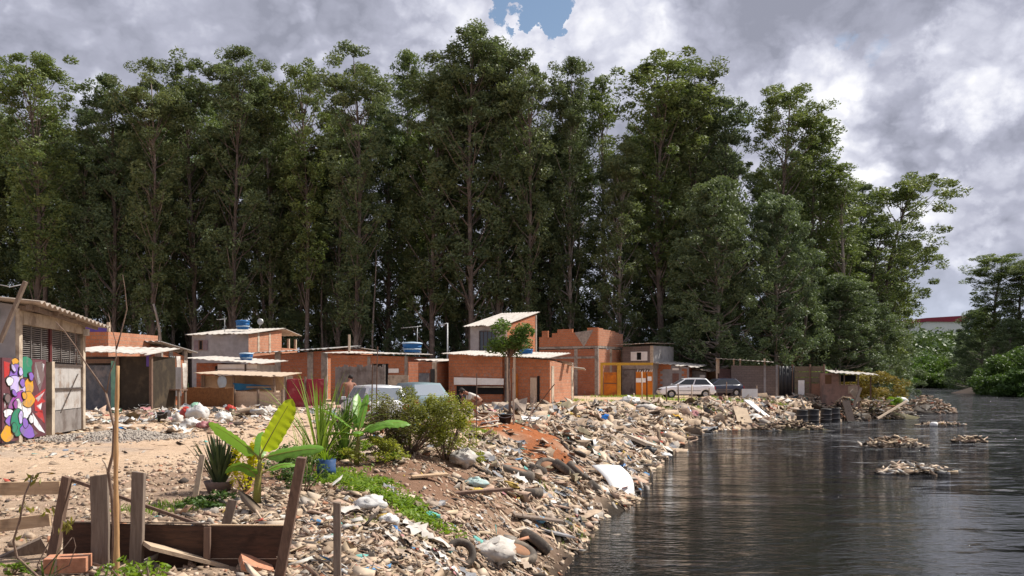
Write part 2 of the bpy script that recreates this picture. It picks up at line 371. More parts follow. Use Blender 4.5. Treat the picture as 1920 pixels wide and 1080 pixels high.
def Hn(x, y):
    x = np.asarray(x, float); y = np.asarray(y, float); s = sdist(x, y)
    s = s + .45 * vnoise(x / 2.2, y / 2.2, 1) + .25 * vnoise(x / .8, y / .8, 2)
    run = 2.1 + 3.7 * np.clip((y - 9) / 23, 0, 1)
    t = np.clip(s / run, 0, 1); z = -1.5 + 1.5 * (1 - (1 - t) ** 1.7)
    z = np.where(s < 0, np.maximum(-1.5 + .5 * s, -3.4), z)
    sl = np.clip(s / .8, 0, 1) * (1 - np.clip((s - run) / 2.5, 0, 1))
    z += sl * (.20 * vnoise(x / 1.1, y / 1.1, 3) + .12 * vnoise(x / .4, y / .4, 4))
    z += np.clip(s, 0, 1) * (.07 * vnoise(x / 3, y / 3, 5) + .03 * vnoise(x / .5, y / .5, 6)) * np.clip(60 / np.maximum(y, 1), 0, 1)
    z += .22 * gauss(x, y, -.4, 25.5, 1.6, 3.0) + .16 * gauss(x, y, -9.6, 20.5, 1.2, 1.5) + .10 * gauss(x, y, -4.2, 12.5, 1.6, 2.5) - .14 * gauss(x, y, -4.2, 29, 3, 4)
    far = np.clip((y - 262) / 160, 0, 1); z += far * far * (3 - 2 * far) * 11 * np.clip((x + 60) / 140, 0, 1)
    z += np.clip((s - 10) / 50, 0, 1) * 5 * ((x > 70) & (y > 20)) * np.clip(y / 200, 0, 1)
    return z
def H(x, y): return float(Hn(np.array([x]), np.array([y]))[0])
def W(px, py, d): return Vector(((px - 960) / F * d, d, EYE + (HOR - py) / F * d))
def hit(px, py):
    d = 4720 / max(py - HOR, 6) * 1.3; ds = np.arange(4.5, min(d, 400), .04)
    xs = (px - 960) / F * ds; zs = EYE + (HOR - py) / F * ds
    hs = Hn(xs, ds); k = np.nonzero(zs < hs)[0]
    i = k[0] if len(k) else len(ds) - 1
    return Vector((xs[i], ds[i], hs[i]))
def gx(px, d): return (px - 960) / F * d
def axis(segs):
    out = []
    for a, b, st in segs: out += list(np.arange(a, b, st))
    out.append(segs[-1][1]); return np.array(out)
xa = axis([(-1500, -300, 100), (-300, -60, 12), (-60, -16, 1.2), (-16, -8, .25), (-8, 9, .11), (9, 30, .3), (30, 60, 1), (60, 160, 3), (160, 400, 12), (400, 1500, 100)])
ya = axis([(-300, -20, 40), (-20, 4, 1.2), (4, 22, .11), (22, 40, .2), (40, 66, .35), (66, 110, 1), (110, 280, 3), (280, 500, 10), (500, 2500, 150)])
XX, YY = np.meshgrid(xa, ya); xf, yf = XX.ravel(), YY.ravel(); zf = Hn(xf, yf)
nx, ny = len(xa), len(ya)
ii = (np.arange(ny - 1)[:, None] * nx + np.arange(nx - 1)[None, :]).ravel()
FQ = np.stack([ii, ii + 1, ii + 1 + nx, ii + nx], 1)
GM, g = newmat('ground_soil'); a = g.n('ShaderNodeAttribute'); a.attribute_name = 'tint'; v = ocoord(g)
col = g.mix(g.mr(g.noise(v, 7, 8, .7), .35, .7, 0, .75), a.outputs['Color'], g.mix(1, a.outputs['Color'], (.62, .56, .50), 'MULTIPLY'))
col = g.mix(g.mr(g.noise(v, 38, 5, .7), .55, .72, 0, .6), col, g.mix(1, a.outputs['Color'], (.45, .38, .34), 'MULTIPLY'))
col = g.mix(g.mr(g.noise(v, 1.1, 5, .6), .5, .75, 0, .4), col, g.mix(1, a.outputs['Color'], (1.15, 1.12, 1.1), 'MULTIPLY'))
finish(g, col, .95, g.noise(v, 16, 8, .75), .9, .05, 0, .1)
gr = npmesh('ground', np.stack([xf, yf, zf], 1), FQ, [GM], smooth=True); setp(gr, kind='structure')
def groundcol(x, y):
    s = sdist(x, y); n = vnoise(x / 1.5, y / 1.5, 11) + .6 * vnoise(x / .5, y / .5, 12)
    c = np.tile(np.array([.62, .46, .325]), (len(x), 1))
    def mixc(c, f, col): f = np.clip(f, 0, 1)[:, None]; return c * (1 - f) + np.array(col) * f
    c = mixc(c, (n + .1) * 1.2, (.52, .37, .26))
    c = mixc(c, (6.5 - s) / 2 + n, (.42, .31, .225))
    c = mixc(c, (.55 - s) / .5, (.045, .036, .028))
    c = mixc(c, 2.2 * gauss(x, y, -2.3, 13.5, 2.3, 3.5) - .5 + n, (.25, .15, .10))
    c = mixc(c, 3 * gauss(x, y, -.3, 25, 2.0, 3.2) - .8 + n, (.36, .125, .05))
    c = mixc(c, 3 * gauss(x, y, 1.0, 21, 1.0, 2.6) - .9 + n, (.31, .115, .05))
    c = mixc(c, 3 * gauss(x, y, -9.6, 20.5, 1.7, 1.9) - 1.0 + n, (.27, .26, .265))
    c = mixc(c, 1.4 * gauss(x, y, -10.2, 16.5, 3, 1.8) - .6 + n, (.38, .33, .29))
    c = mixc(c, (y - 72) / 6 + n, (.05, .055, .025))
    c = mixc(c, np.where((y > 100), 1, 0) * np.clip((s - 3) / 4, 0, 1), (.045, .07, .02))
    c = mixc(c, 2 * gauss(x, y, 84, 163, 8, 7) , (.36, .28, .20)); c = mixc(c, 2 * gauss(x, y, 106, 238, 8, 8), (.48, .36, .29))
    return c
gc = groundcol(xf, yf); at = gr.data.color_attributes.new('tint', 'FLOAT_COLOR', 'POINT')
at.data.foreach_set('color', np.concatenate([gc, np.ones((len(gc), 1))], 1).astype(np.float32).ravel())
# water
WM, g = newmat('dark_water'); v = g.n('ShaderNodeTexCoord').outputs['Object']
v1 = g.vm('MULTIPLY', v, (.55, 1.5, 1)); v2 = g.vm('MULTIPLY', v, (.30, 1.0, 1))
sx = g.n('ShaderNodeSeparateXYZ'); g.put(sx.inputs[0], v)
drift = g.m('ADD', g.mr(sx.outputs[1], 18, 40, -.08, .09, False), g.mr(sx.outputs[0], 4, 16, -.03, .05, False))
patch = g.mr(g.m('ADD', g.m('ADD', g.m('MULTIPLY', g.noise(g.vm('MULTIPLY', v, (.10, .30, 1)), 1, 4, .6, .5), .6), g.m('MULTIPLY', g.noise(g.vm('MULTIPLY', v, (.45, 1.7, 1)), 1, 5, .65, .4), .4)), drift), .46, .57)
patch = g.m('MULTIPLY', patch, g.mr(g.noise(g.vm('MULTIPLY', v, (.35, 1.25, 1)), 1, 5, .62, .8), .40, .60, .25, 1.25))
fine = g.m('MULTIPLY', g.noise(v1, 4.0, 4, .6), g.m('MULTIPLY_ADD', patch, .75, .05))
v3 = g.vm('MULTIPLY', v, (.55, 1.0, 1))
mid = g.m('MULTIPLY', g.noise(v3, 1.5, 4, .6, .8), g.m('MULTIPLY_ADD', patch, 1.15, .07))
big = g.m('MULTIPLY', g.noise(g.vm('MULTIPLY', v, (.5, 1.0, 1)), .55, 3, .55, .6), g.m('MULTIPLY_ADD', patch, 1.75, .18))
h = g.m('ADD', g.m('ADD', fine, mid), big)
p = finish(g, (.012, .011, .010), g.m('MULTIPLY_ADD', patch, .08, .04), h, .9, .42, 0, .55); p.inputs['IOR'].default_value = 1.33
foam = g.mr(g.m('MULTIPLY', g.noise(v1, 3.0, 8, .72), g.m('ADD', g.m('MULTIPLY', patch, .32), .76)), .545, .63, 0, .85)  # foam flecks plus bright sky glints painted into the water colour
g.put(p.inputs['Base Color'], g.mix(foam, (.010, .0095, .0095), (.34, .34, .35)))
wb = MB(); wb.add([(-20, -80, -1.5), (170, -80, -1.5), (170, 262, -1.5), (-20, 262, -1.5)], [(0, 1, 2, 3)])
setp(wb.build('river_water', WM), kind='structure')

# ---------------------------------------------------------------- buildings
class Bld:
    """a building standing at the corner seen at px pC and distance dC; local x runs left to right along the front, y goes back"""
    def __init__(s, name, label, cat, pL, pC, pR, dC, th, dep=None, z=0, group=None):
        C0 = np.array([gx(pC, dC), dC]); t = R(th); ex = np.array([math.cos(t), math.sin(t)]); ey = np.array([-math.sin(t), math.cos(t)])
        tL = (pL - 960) / F; s.w = (C0[0] - tL * C0[1]) / (ex[0] - tL * ex[1])
        if pR is None: s.D = dep
        else: tR = (pR - 960) / F; s.D = (tR * C0[1] - C0[0]) / (ey[0] - tR * ey[1])
        if dep: s.D = dep
        s.root = thing(name, label, cat, (C0[0], C0[1], z), t, group); s.d = dC; s.C = C0; s.ex = ex; s.ey = ey; s.z = z
    def h(s, py, y=0): return EYE + (HOR - py) / F * (s.d + y) - s.z
    def u(s, px):      # local x on the front wall for a photo column
        t = (px - 960) / F; return -(s.C[0] - t * s.C[1]) / (s.ex[0] - t * s.ex[1])
    def v(s, px):      # local y on the right wall
        t = (px - 960) / F; return (t * s.C[1] - s.C[0]) / (s.ey[0] - t * s.ey[1])
    def world(s, x, y, z=0):
        p = s.C + s.ex * x + s.ey * y; return Vector((p[0], p[1], z + s.z))
    def block(s, name, x0, x1, y0, y1, z0, tops, front, side):
        if hasattr(tops, '__len__') and not name.startswith('left'): tops = tuple(q - .09 for q in tops)
        b = MB(); b.box(x0, x1, y0, y1, z0, 0, 0, tops if hasattr(tops, '__len__') else (tops,) * 4)
        b.m = [1, 1, 0, 1, 1, 1]; return b.build(name, [front, side], s.root)
    def roof(s, mat, x0, x1, y0, y1, zf, zb, waves=None, axis='y', amp=.035, jag=.08, name='roof', z2=None):
        b = MB()
        if axis == 'y':     # corrugation ridges run front to back
            wv = waves or max(3, int(abs(x1 - x0) / .35)); zl = z2 or (zf, zf, zb, zb)
            b.sheet((x0, y0, zl[0]), (x1, y0, zl[1]), (x1, y1, zl[2]), (x0, y1, zl[3]), wv, amp * .6, .03, jag=jag, seed=len(name) + int(s.d * 7))
        else:
            wv = waves or max(3, int(abs(y1 - y0) / .35)); zl = z2 or (zf, zb, zb, zf)
            b.sheet((x1, y0, zl[1]), (x1, y1, zl[2]), (x0, y1, zl[3]), (x0, y0, zl[0]), wv, amp * .6, .03, jag=jag, seed=int(s.d * 5))
        return b.build(name, mat, s.root)
    def window(s, x0, x1, z0, z1, frame=BARS, pane=DARK, shutters=None, bars=0, side=False, name='window'):
        def pt(a, o, z): return (a, -o, z) if not side else (o, a, z)
        def bx(m, a0, a1, o0, o1, zz0, zz1):
            p = [pt(a0, o1, zz0), pt(a1, o1, zz0), pt(a1, o0, zz0), pt(a0, o0, zz0)]
            m.hexa(p + [(q[0], q[1], q[2] + zz1 - zz0) for q in p])
        f = MB(); t = .06
        bx(f, x0, x1, .0, .06, z1 - t, z1); bx(f, x0, x1, .0, .06, z0, z0 + t); bx(f, x0, x0 + t, .0, .058, z0 + t, z1 - t); bx(f, x1 - t, x1, .0, .058, z0 + t, z1 - t)
        for i in range(bars):
            a = x0 + (x1 - x0) * (i + 1) / (bars + 1); bx(f, a - .015, a + .015, .015, .05, z0 + t, z1 - t)
        fo = f.build(name, frame, s.root)
        p = MB(); bx(p, x0 + t, x1 - t, .004, .02, z0 + t, z1 - t); p.build('pane', pane, fo)
        if shutters:
            wd = shutters[1]
            for a, c in ((x0 - wd, x0 - .01), (x1 + .01, x1 + wd)):
                m = MB(); bx(m, a, c, .02, .055, z0, z1)
                for k in range(8):
                    zz = z0 + .06 + (z1 - z0 - .12) * k / 8; bx(m, a + .05, c - .05, .056, .07, zz, zz + .05)
                m.build('shutter', shutters[0], s.root)
    def piers(s, xs, z0, z1, mat=CONC, w=.22, side=False, name='pillar'):
        for x in xs:
            b = MB()
            if side: b.box(-.1, .03, x - w / 2, x + w / 2, z0, z1)
            else: b.box(x - w / 2, x + w / 2, -.03, .1, z0, z1)
            b.build(name, mat, s.root)
    def battens(s, xs, y0, z0, z1, mat, w=.08, name='post'):
        for x in xs:
            b = MB(); b.box(x - w / 2, x + w / 2, y0 - w / 2, y0 + w / 2, z0, z1); b.build(name, mat, s.root)
    def panel(s, name, mat, x0, x1, z0, z1, y=-.05, th=.03, side=False, tilt=0, slats=0):
        b = MB()
        def bx(a0, a1, c0, c1):
            if side: b.hexa([(y, a0, c0), (y + th, a0, c0), (y + th, a1, c0), (y, a1, c0), (y, a0, c1), (y + th, a0, c1), (y + th, a1, c1), (y, a1, c1)])
            else: b.hexa([(a0, y, c0), (a1, y, c0), (a1, y + th, c0), (a0, y + th, c0), (a0, y, c1 + tilt), (a1, y, c1), (a1, y + th, c1), (a0, y + th, c1 + tilt)])
        if slats:
            for k in range(slats):
                q0 = z0 + (z1 - z0) * k / slats; bx(x0, x1, q0, q0 + (z1 - z0) / slats * .9)
        else: bx(x0, x1, z0, z1)
        return b.build(name, mat, s.root)

# --- hut with the garage gate at the left edge
wd = Vector((-.9, 4.8, 0)); wl = wd.length
hc = Vector((gx(30, 19.1), 19.1, 0)); ang = math.atan2(wd.y, wd.x) - math.pi / 2
hut = thing('garage_hut', 'grey hut with slatted grille, pale corrugated gate and tan sheet roof', 'hut', hc, ang)
# local: y runs back along the gate side (length wl), x negative is inside; front wall faces the camera
b = MB(); b.box(-4.4, -.02, -.0, .15, -.2, 0, 0, (3.72, 3.08, 3.08, 3.72)); b.build('front_wall', STUC, hut)
b = MB(); b.box(-4.4, -4.25, .16, wl, -.2, 3.7); b.build('far_wall', STUC, hut)
b = MB(); b.box(-4.25, -.2, wl - .15, wl, -.2, 0, 0, (3.6, 2.98, 2.98, 3.6)); b.build('back_wall', STUC, hut)
for y in (.12, wl - .12, 2.25):
    b = MB(); zz = 3.0 if y != 2.25 else 1.85
    b.box(-.11, .06, y - .10, y + .10, -.1, zz); b.build('pillar', CONCL, hut)
b = MB(); b.box(-.09, .08, .23, wl - .23, 2.66, 2.96); b.build('lintel', CONCL, hut)
b = MB()
for k in range(17):
    z = 1.86 + k * .048; b.beam((-.02, .23, z), (-.02, wl - .23, z), .018)
for y in (.9, 1.55, 2.25, 2.32, 3.0, 3.7, 4.3): b.beam((0, y, 1.84), (0, y, 2.66), .03)
b.build('grille', GMETD, hut)
b = MB(); b.box(-.05, .03, 2.10, 2.24, 1.84, 2.655); b.build('maroon_stile', MAR, hut)
gt = MB(); gt.sheet((.0, 2.4, .62), (.0, wl - .25, .62), (.0, wl - .25, 1.74), (.0, 2.4, 1.74), 17, .012, .01); gate = gt.build('gate', GMET, hut)
b = MB(); b.box(-.03, .012, 2.4, wl - .25, .03, .60); b.build('kick_panel', GMETD, gate)
b = MB(); b.box(-.03, .045, 2.38, wl - .24, 1.74, 1.80); b.beam((.03, 2.4, 1.16), (.03, wl - .25, 1.16), .05); b.beam((.03, 2.9, .55), (.03, 4.3, 1.55), .02)
for k in range(15): b.beam((.0, 2.5 + k * .155, 1.8), (.0, 2.5 + k * .155, 1.94), .012)
b.build('gate_rail', BARS, gate)
b = MB(); b.sheet((-4.8, -.35, 3.62), (-4.8, wl + .3, 3.55), (.62, wl + .3, 2.86), (.62, -.35, 3.12), 16, .04, .02, jag=.1, seed=3)
b.build('roof', ROOFD, hut)
for y in (.1, 1.4, 2.7, 4.0):
    b = MB(); b.beam((-4.3, y, 3.44), (.45, y, 2.98), .07, .11); b.build('rafter', WD_G, hut)
b = MB(); b.beam((.3, -.2, 3.02), (.3, wl + .2, 2.85), .06, .10); b.build('purlin', WD_G, hut)
b = MB(); b.box(-4.3, -.35, -.06, -.01, 2.72, 2.98); b.build('green_fascia', GRNC, hut)
b = MB(); b.box(.07, .19, wl - .3, wl - .1, 2.62, 2.80); b.build('wall_lamp', WCLOTH, hut)
# graffiti board, opened outwards
A = W(4, 815, 18.3); B_ = W(86, 811, 20.7); A.z = B_.z = .05; gd = (B_ - A); gl = gd.length
gb = thing('graffiti_board', 'board painted with purple, green, yellow and red graffiti leaning by the hut gate', 'graffiti board', A, math.atan2(gd.y, gd.x))
b = MB(); b.box(0, gl, 0, .04, 0, 1.83); b.build('board', plain('graffiti_base', (.10, .035, .045), (.13, .05, .06), 3, .6, .1), gb)
cols = [(.22, .11, .46), (.50, .42, .72), (.015, .20, .11), (.62, .30, .02), (.28, .05, .30), (.72, .70, .72), (.42, .02, .02), (.15, .10, .10), (.02, .02, .02)]
gm = [plain('graffiti_paint_%d' % i if 0 else 'graffiti_paint', c, tuple(x * .8 + .03 for x in c), 7, .7, .2, c3=tuple(x * .45 + .09 for x in c), s3=3.2) for i, c in enumerate(cols)]
gp = MB()
def gpoly(pts, m, o):       # pts in 0..1 of the board, traced as painted shapes
    n = len(pts); f = [(x * gl, -.002 - o, (1 - y) * 1.83) for x, y in pts]; gp.add(f + [(p[0], -.0005, p[2]) for p in f], [tuple(range(n))[::-1]] + [(i, (i + 1) % n, n + (i + 1) % n, n + i) for i in range(n)], m)
def gell(cx, cy, rx, ry, m, o, rot=0, n=18):
    wv = lambda a: 1 + .16 * math.sin(3 * a + cx * 31 + cy * 17) + .08 * math.sin(5 * a + cy * 40)
    gpoly([(cx + wv(a) * rx * math.cos(a) * math.cos(rot) - ry * math.sin(a) * math.sin(rot) * .6, cy + rx * math.cos(a) * math.sin(rot) * 1.4 + ry * math.sin(a) * math.cos(rot)) for a in [2 * math.pi * k / n for k in range(n)][::-1]], m, o)
def blobg(cx, cy, rx, ry, m, o, rot=0):
    gell(cx, cy, rx + .012, ry + .008, 8, o, rot); gell(cx, cy, rx, ry, m, o + .002, rot)
blobg(.27, .05, .07, .05, 3, .002); blobg(.50, .10, .17, .13, 2, .002); blobg(.29, .19, .14, .12, 0, .006); blobg(.30, .34, .17, .12, 1, .010, .2)
blobg(.58, .34, .11, .10, 3, .006); blobg(.14, .28, .07, .05, 5, .016); blobg(.30, .50, .18, .08, 4, .014, -.3); blobg(.56, .51, .13, .10, 3, .012)
blobg(.50, .63, .11, .12, 5, .004); blobg(.31, .62, .08, .13, 5, .020); blobg(.30, .78, .13, .17, 2, .024); blobg(.52, .90, .16, .09, 0, .028, .2)
blobg(.10, .90, .12, .10, 3, .006); blobg(.12, .66, .10, .05, 5, .008); blobg(.15, .75, .08, .06, 0, .012)
for q in ((.20, .12, .05, .03, 1, .5), (.36, .16, .04, .05, 1, .2), (.40, .30, .05, .05, 0, .1), (.22, .42, .05, .03, 0, .4), (.44, .46, .05, .04, 3, .2), (.25, .56, .04, .05, 4, .1), (.36, .72, .04, .08, 1, .2), (.22, .84, .05, .06, 2, .2), (.46, .80, .06, .06, 0, .3), (.60, .76, .05, .05, 5, .2), (.08, .48, .05, .05, 7, .1), (.60, .22, .05, .05, 0, .2)): blobg(*q[:5], .034, q[5])
for pts, m in (([(.72, .04), (.90, .02), (.97, .20), (.84, .42), (.70, .22)], 7), ([(.74, .05), (.86, .30), (.80, .33)], 5), ([(.70, .48), (.99, .38), (.90, .50), (.99, .55), (.80, .60), (.92, .70), (.72, .66)], 6),
               ([(.74, .50), (.96, .42), (.80, .55)], 5), ([(.76, .60), (.90, .56), (.86, .66)], 5), ([(.66, .68), (.98, .97), (.82, .92), (.70, .84)], 5), ([(.72, .70), (.90, .66), (.97, .84)], 6), ([(.87, .04), (.96, .06), (.92, .16)], 5), ([(.66, .88), (.80, .96), (.66, .98)], 7), ([(.03, .04), (.16, .06), (.14, .2), (.04, .24)], 6), ([(.03, .42), (.10, .44), (.05, .6)], 5)):
    gpoly(pts[::-1], m, .003)
gpo = gp.build('graffiti', gm, gb)
b = MB(); b.beam(W(0, 642, 18.6) , W(48, 528, 18.6), .09, .07); o = b.build('leaning_pole', WD_G); setp(o, 'weathered wooden pole leaning over the left hut roof', 'pole')
b = MB(); b.tube([W(0, 534, 18.5), W(20, 538, 18.55), W(45, 533, 18.6)], .012, 5); setp(b.build('overhead_wire', STEEL), 'pale wire ending at the leaning pole above the hut roof', 'wire')

# --- upper room with purple tarp
B = Bld('tarp_rooftop_room', 'unfinished brick room with purple tarp between posts behind the hut', 'room', 120, 203, None, 40, -10, 4)
B.block('wall', -B.w, 0, 0, 4, -.3, B.h(622), BRK, BRKL)
B.battens([B.u(160), B.u(180), -.05], .1, B.h(622), B.h(604), WD_P, .12)
B.panel('tarp', PURP, B.u(158), -.1, B.h(622), B.h(612), .02)

# --- long low brick shed
B = Bld('brick_shed', 'long low orange brick shed under a grey wavy roof behind the tarp lean-to', 'shed', 150, 302, 352, 43, -14)
B.block('wall', -B.w, 0, 0, B.D, -.3, (B.h(642), B.h(646), B.h(668, B.D), B.h(668, B.D)), BRK2, BRK)
B.roof(ROOFG, -B.w - .2, .35, -.35, B.D + .4, 0, 0, z2=(B.h(638), B.h(641), B.h(660, B.D), B.h(655, B.D)), amp=.06)
B.piers([-.15], -.2, B.h(650), CONC, .4); B.piers([B.D * .35, B.D - .2], -.2, B.h(655), CONC, .3, side=True)
for x0, x1, za, zb, mt, nm in ((.15, .32, 1.75, .75, BLKP, 'hanging_black_cloth'), (.40, .52, 1.75, .55, WCLOTH, 'hanging_white_towel'), (.62, .75, 1.4, -.1, WCLOTH, 'hanging_white_sheet')):
    b = MB(); D_ = B.D; 
    p0 = B.world(.25, x0 * D_, 0); p1 = B.world(.25, x1 * D_, 0); n = 8; vs = []
    for j in range(6):
        for i in range(n + 1):
            q = p0.lerp(p1, i / n); vs.append((q.x + .05 * math.sin(i * 1.7 + j * .3), q.y - .04 * math.cos(i * 2.1), .8 + za + (zb - za) * j / 5 * (1 + .03 * math.sin(i))))
    b.add(vs, [(j * (n + 1) + i, j * (n + 1) + i + 1, (j + 1) * (n + 1) + i + 1, (j + 1) * (n + 1) + i) for j in range(5) for i in range(n)], 0, True)
    o = b.build(nm, mt); setp(o, {'hanging_black_cloth': 'black cloth hanging on the brick shed side wall', 'hanging_white_towel': 'narrow white towel hanging beside the black cloth', 'hanging_white_sheet': 'long white sheet hanging near the far corner of the brick shed'}[nm], 'cloth')
    so_ = o.modifiers.new('solid', 'SOLIDIFY'); so_.thickness = .02
p = W(318, 752, 41); p.z = 0
o = thing('grey_board', 'large dark grey board propped against the brick shed side', 'board', p, R(30)); b = MB(); b.box(-.55, .55, 0, .05, .55, 1.95); b.build('board_sheet', STUC, o)
for x in (-.5, .5):
    b = MB(); b.beam((x, .05, 0), (x, .05, .549), .06); b.build('leg', WD_G, o)
# yellow cabinet on a makeshift table
p = W(303, 752, 39.5); p.z = H(p.x, p.y)
t = thing('makeshift_table', 'makeshift wooden table beside the brick shed carrying the yellow cabinet', 'table', p, R(-8))
b = MB(); b.box(-.55, 1.1, -.35, .35, .86, .92); b.build('table_top', WD_B, t)
for x, y in ((-.5, -.3), (1.0, -.3), (-.5, .3), (1.0, .3)):
    b = MB(); b.box(x - .04, x + .04, y - .04, y + .04, 0, .86); b.build('leg', WD_G, t)
b = MB(); b.box(-.4, -.05, -.25, .25, .02, .7); b.build('cloth_bundle', GRYT, t)
c = thing('yellow_cabinet', 'bright yellow orange cabinet standing on the makeshift table', 'cabinet', p + Vector((-.1, 0, .92)), R(-8))
b = MB(); b.box(-.42, .42, -.28, .28, 0, .68); b.build('cabinet_body', YEL, c, bevel=.01)
for x in (-.40, .01):
    b = MB(); b.box(x, x + .39, -.30, -.283, .03, .65); dr = b.build('door', YEL, c); b = MB(); b.box(x + .16, x + .22, -.325, -.302, .3, .38); b.build('handle', BARS, dr)

# --- tarp lean-to
B = Bld('tarp_lean_to', 'lean-to of dark brown and grey tarps under a white edged roof', 'shack', 150, 283, 296, 37.5, -6)
zt = B.h(668)
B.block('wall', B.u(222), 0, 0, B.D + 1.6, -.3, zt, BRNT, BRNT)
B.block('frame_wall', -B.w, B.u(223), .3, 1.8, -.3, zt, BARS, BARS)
b = MB(); n = 16; xs0, xs1 = -B.w, B.u(212)
vs = [(xs0 + (xs1 - xs0) * i / n, -.06 + .07 * math.sin(i * 1.3 + j), -.05 + (zt - .35) * j / 6) for j in range(7) for i in range(n + 1)]
b.add(vs, [(j * (n + 1) + i, j * (n + 1) + i + 1, (j + 1) * (n + 1) + i + 1, (j + 1) * (n + 1) + i) for j in range(6) for i in range(n)], 0, True)
b.build('grey_tarp', GRYT, B.root)
B.panel('green_cloth_strip', GRNC, B.u(211), B.u(219), .1, zt - .2, -.12, .03); B.panel('corner_board', WD_B, B.u(219), B.u(225), -.05, zt, -.1, .06)
B.panel('header_board', WD_B, -B.w, B.u(222), zt - .3, zt - .12, -.02, .05); B.panel('purple_flag', PURP, B.u(277), 0.05, zt - .45, zt + .05, -.12, .03)
B.roof(ROOFL, -B.w - .3, .3, -.7, 2.0, 0, 0, z2=(B.h(656, -.7), B.h(664, -.7), B.h(650), B.h(645)), amp=.03)
B.battens([.06], -.1, -.05, zt, WD_B, .12)

# --- grey house with the blue tank
B = Bld('grey_brick_house', 'two storey house, grey rendered front and sunlit brick side, with porch posts and blue tank', 'house', 360, 466, 528, 60, -12)
HA = B
B.block('wall', -B.w, 0, 0, B.D, -.3, (B.h(625), B.h(624), B.h(618, B.D), B.h(618, B.D)), STUC, BRKL)
B.roof(ROOFL, -B.w - .25, .25, -.4, B.D + .2, 0, 0, z2=(B.h(626, -.4), B.h(625, -.4), B.h(615, B.D), B.h(616, B.D)), amp=.03)
B.window(B.u(373), B.u(381), B.h(656), B.h(637), WD_B, DARK, (plain('mauve_shutter', (.22, .17, .19), (.18, .14, .16)), B.u(381) - B.u(372)))
B.piers([B.D * .28, B.D * .62], B.h(660), B.h(620), CONCL, .25, side=True)
b = MB(); y0, y1 = B.D + .05, B.D + 2.6
b.box(-3.2, 0, y0, y1, 0, B.h(648)); b.build('porch_base', BRKL, B.root)
for x, y in ((-.1, y1 - .1), (-.1, (y0 + y1) / 2)):
    b = MB(); b.box(x - .08, x + .08, y - .08, y + .08, B.h(648), B.h(628)); b.build('porch_post', WD_P, B.root)
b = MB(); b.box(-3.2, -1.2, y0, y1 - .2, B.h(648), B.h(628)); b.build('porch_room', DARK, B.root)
B.roof(ROOFL, -3.4, .2, B.D + .22, y1 + .4, 0, 0, z2=(B.h(616, B.D), B.h(616, B.D), B.h(629, y1), B.h(629, y1)), amp=.03, name='porch_roof')
def tank(pos, r, hgt, label, lid=LID):
    t = thing('water_tank', label, 'water tank', pos, 0, 'blue water tanks on the roofs')
    b = MB(); b.lathe([(0, 0), (r * .82, 0), (r * .84, .05), (r * .93, hgt * .55), (r * .955, hgt * .56), (r * .955, hgt * .62), (r * .94, hgt * .63), (r, hgt * .97), (r * 1.03, hgt), (0, hgt)]); b.build('tank_body', BLUE, t)
    b = MB(); b.lathe([(r * 1.07, hgt * .95), (r * 1.07, hgt * 1.03), (r * .9, hgt * 1.1), (r * .3, hgt * 1.16), (0, hgt * 1.16)]); b.build('lid', lid, t)
    b = MB(); b.lathe([(r * .938, hgt * .3), (r * .945, hgt * .3), (r * .955, hgt * .42), (r * .948, hgt * .42)]); b.build('band', LID, t); return t
p = B.world(B.u(425), 2.2, B.h(617, 2.2)); tank(p, .50, .58, 'rounded blue water tank on the pale roof of the grey house', BLUE)
def antenna(p, hgt, label, arm=.9, rz=0, boom=7):
    t = thing('television_antenna', label, 'antenna', p, rz); b = MB(); b.tube([(0, 0, 0), (0, 0, hgt)], .022, 6); b.build('mast', STEEL, t)
    b = MB(); b.tube([(-arm * .8, 0, hgt - .12), (arm * .2, 0, hgt)], .016, 5)
    for k in range(boom): x = -arm * .8 + arm * k / boom; b.tube([(x, -.22, hgt - .1), (x, .22, hgt - .1)], .008, 4)
    b.build('array', STEEL, t); return t
antenna(B.world(B.u(400), 1.5, B.h(622)), 1.1, 'thin antenna mast left of the tank on the grey house roof', .7)
o = MB(); q = B.world(B.u(446), 3, B.h(617, 3)); o.tube([q, q + Vector((.1, 0, .45))], .02, 5); o.lathe([(0, 0), (.16, .03), (.24, .07), (.23, .07), (.15, .05), (0, .02)], (q.x + .1, q.y - .1, q.z + .55), 14, axis='y'); setp(o.build('satellite_dish', STEEL), 'grey satellite dish on the grey house roof right of the tank', 'dish')

# --- brick row behind the kiosk
B = Bld('brick_row_house', 'long orange brick house with grey mortar pillars below and right of the grey house', 'house', 466, 612, 628, 57, -10)
B.block('wall', -B.w, 0, 0, 5, -.3, (B.h(666), B.h(655), B.h(652, 5), B.h(660, 5)), BRK2, BRK)
B.roof(ROOFG, -B.w - .2, .5, -.3, 5.2, 0, 0, z2=(B.h(662), B.h(653), B.h(648, 5), B.h(658, 5)), amp=.05)
B.piers([B.u(521), B.u(582), -.15], -.2, B.h(660), CONC, .42)
p = B.world(B.u(440) - .0, -1.5, 0)
# --- white board shack
B = Bld('whiteboard_shack', 'low white board shack with long pale roof before the grey house', 'shack', 362, 482, 512, 50, -8)
B.block('wall', B.u(408), 0, 0, 3, -.3, B.h(683), WHITE, STUCW)
B.block('brick_wall', -B.w, B.u(409), .4, 3, -.3, B.h(680), BRK2, BRK2)
B.panel('board_joint', BARS, B.u(459), B.u(462), 1.5, B.h(683), -.04); B.panel('cross_rail', WD_G, B.u(405), 0, B.h(693), B.h(692), -.04)
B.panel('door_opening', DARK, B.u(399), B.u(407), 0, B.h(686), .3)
B.roof(ROOFL, -B.w - .4, .5, -.6, 3.4, 0, 0, z2=(B.h(671), B.h(682), B.h(674), B.h(664)), amp=.025)
p = B.world(B.u(439), 1.6, B.h(675)); tank(p, .40, .42, 'small blue water tank low on the roof of the white board shack')
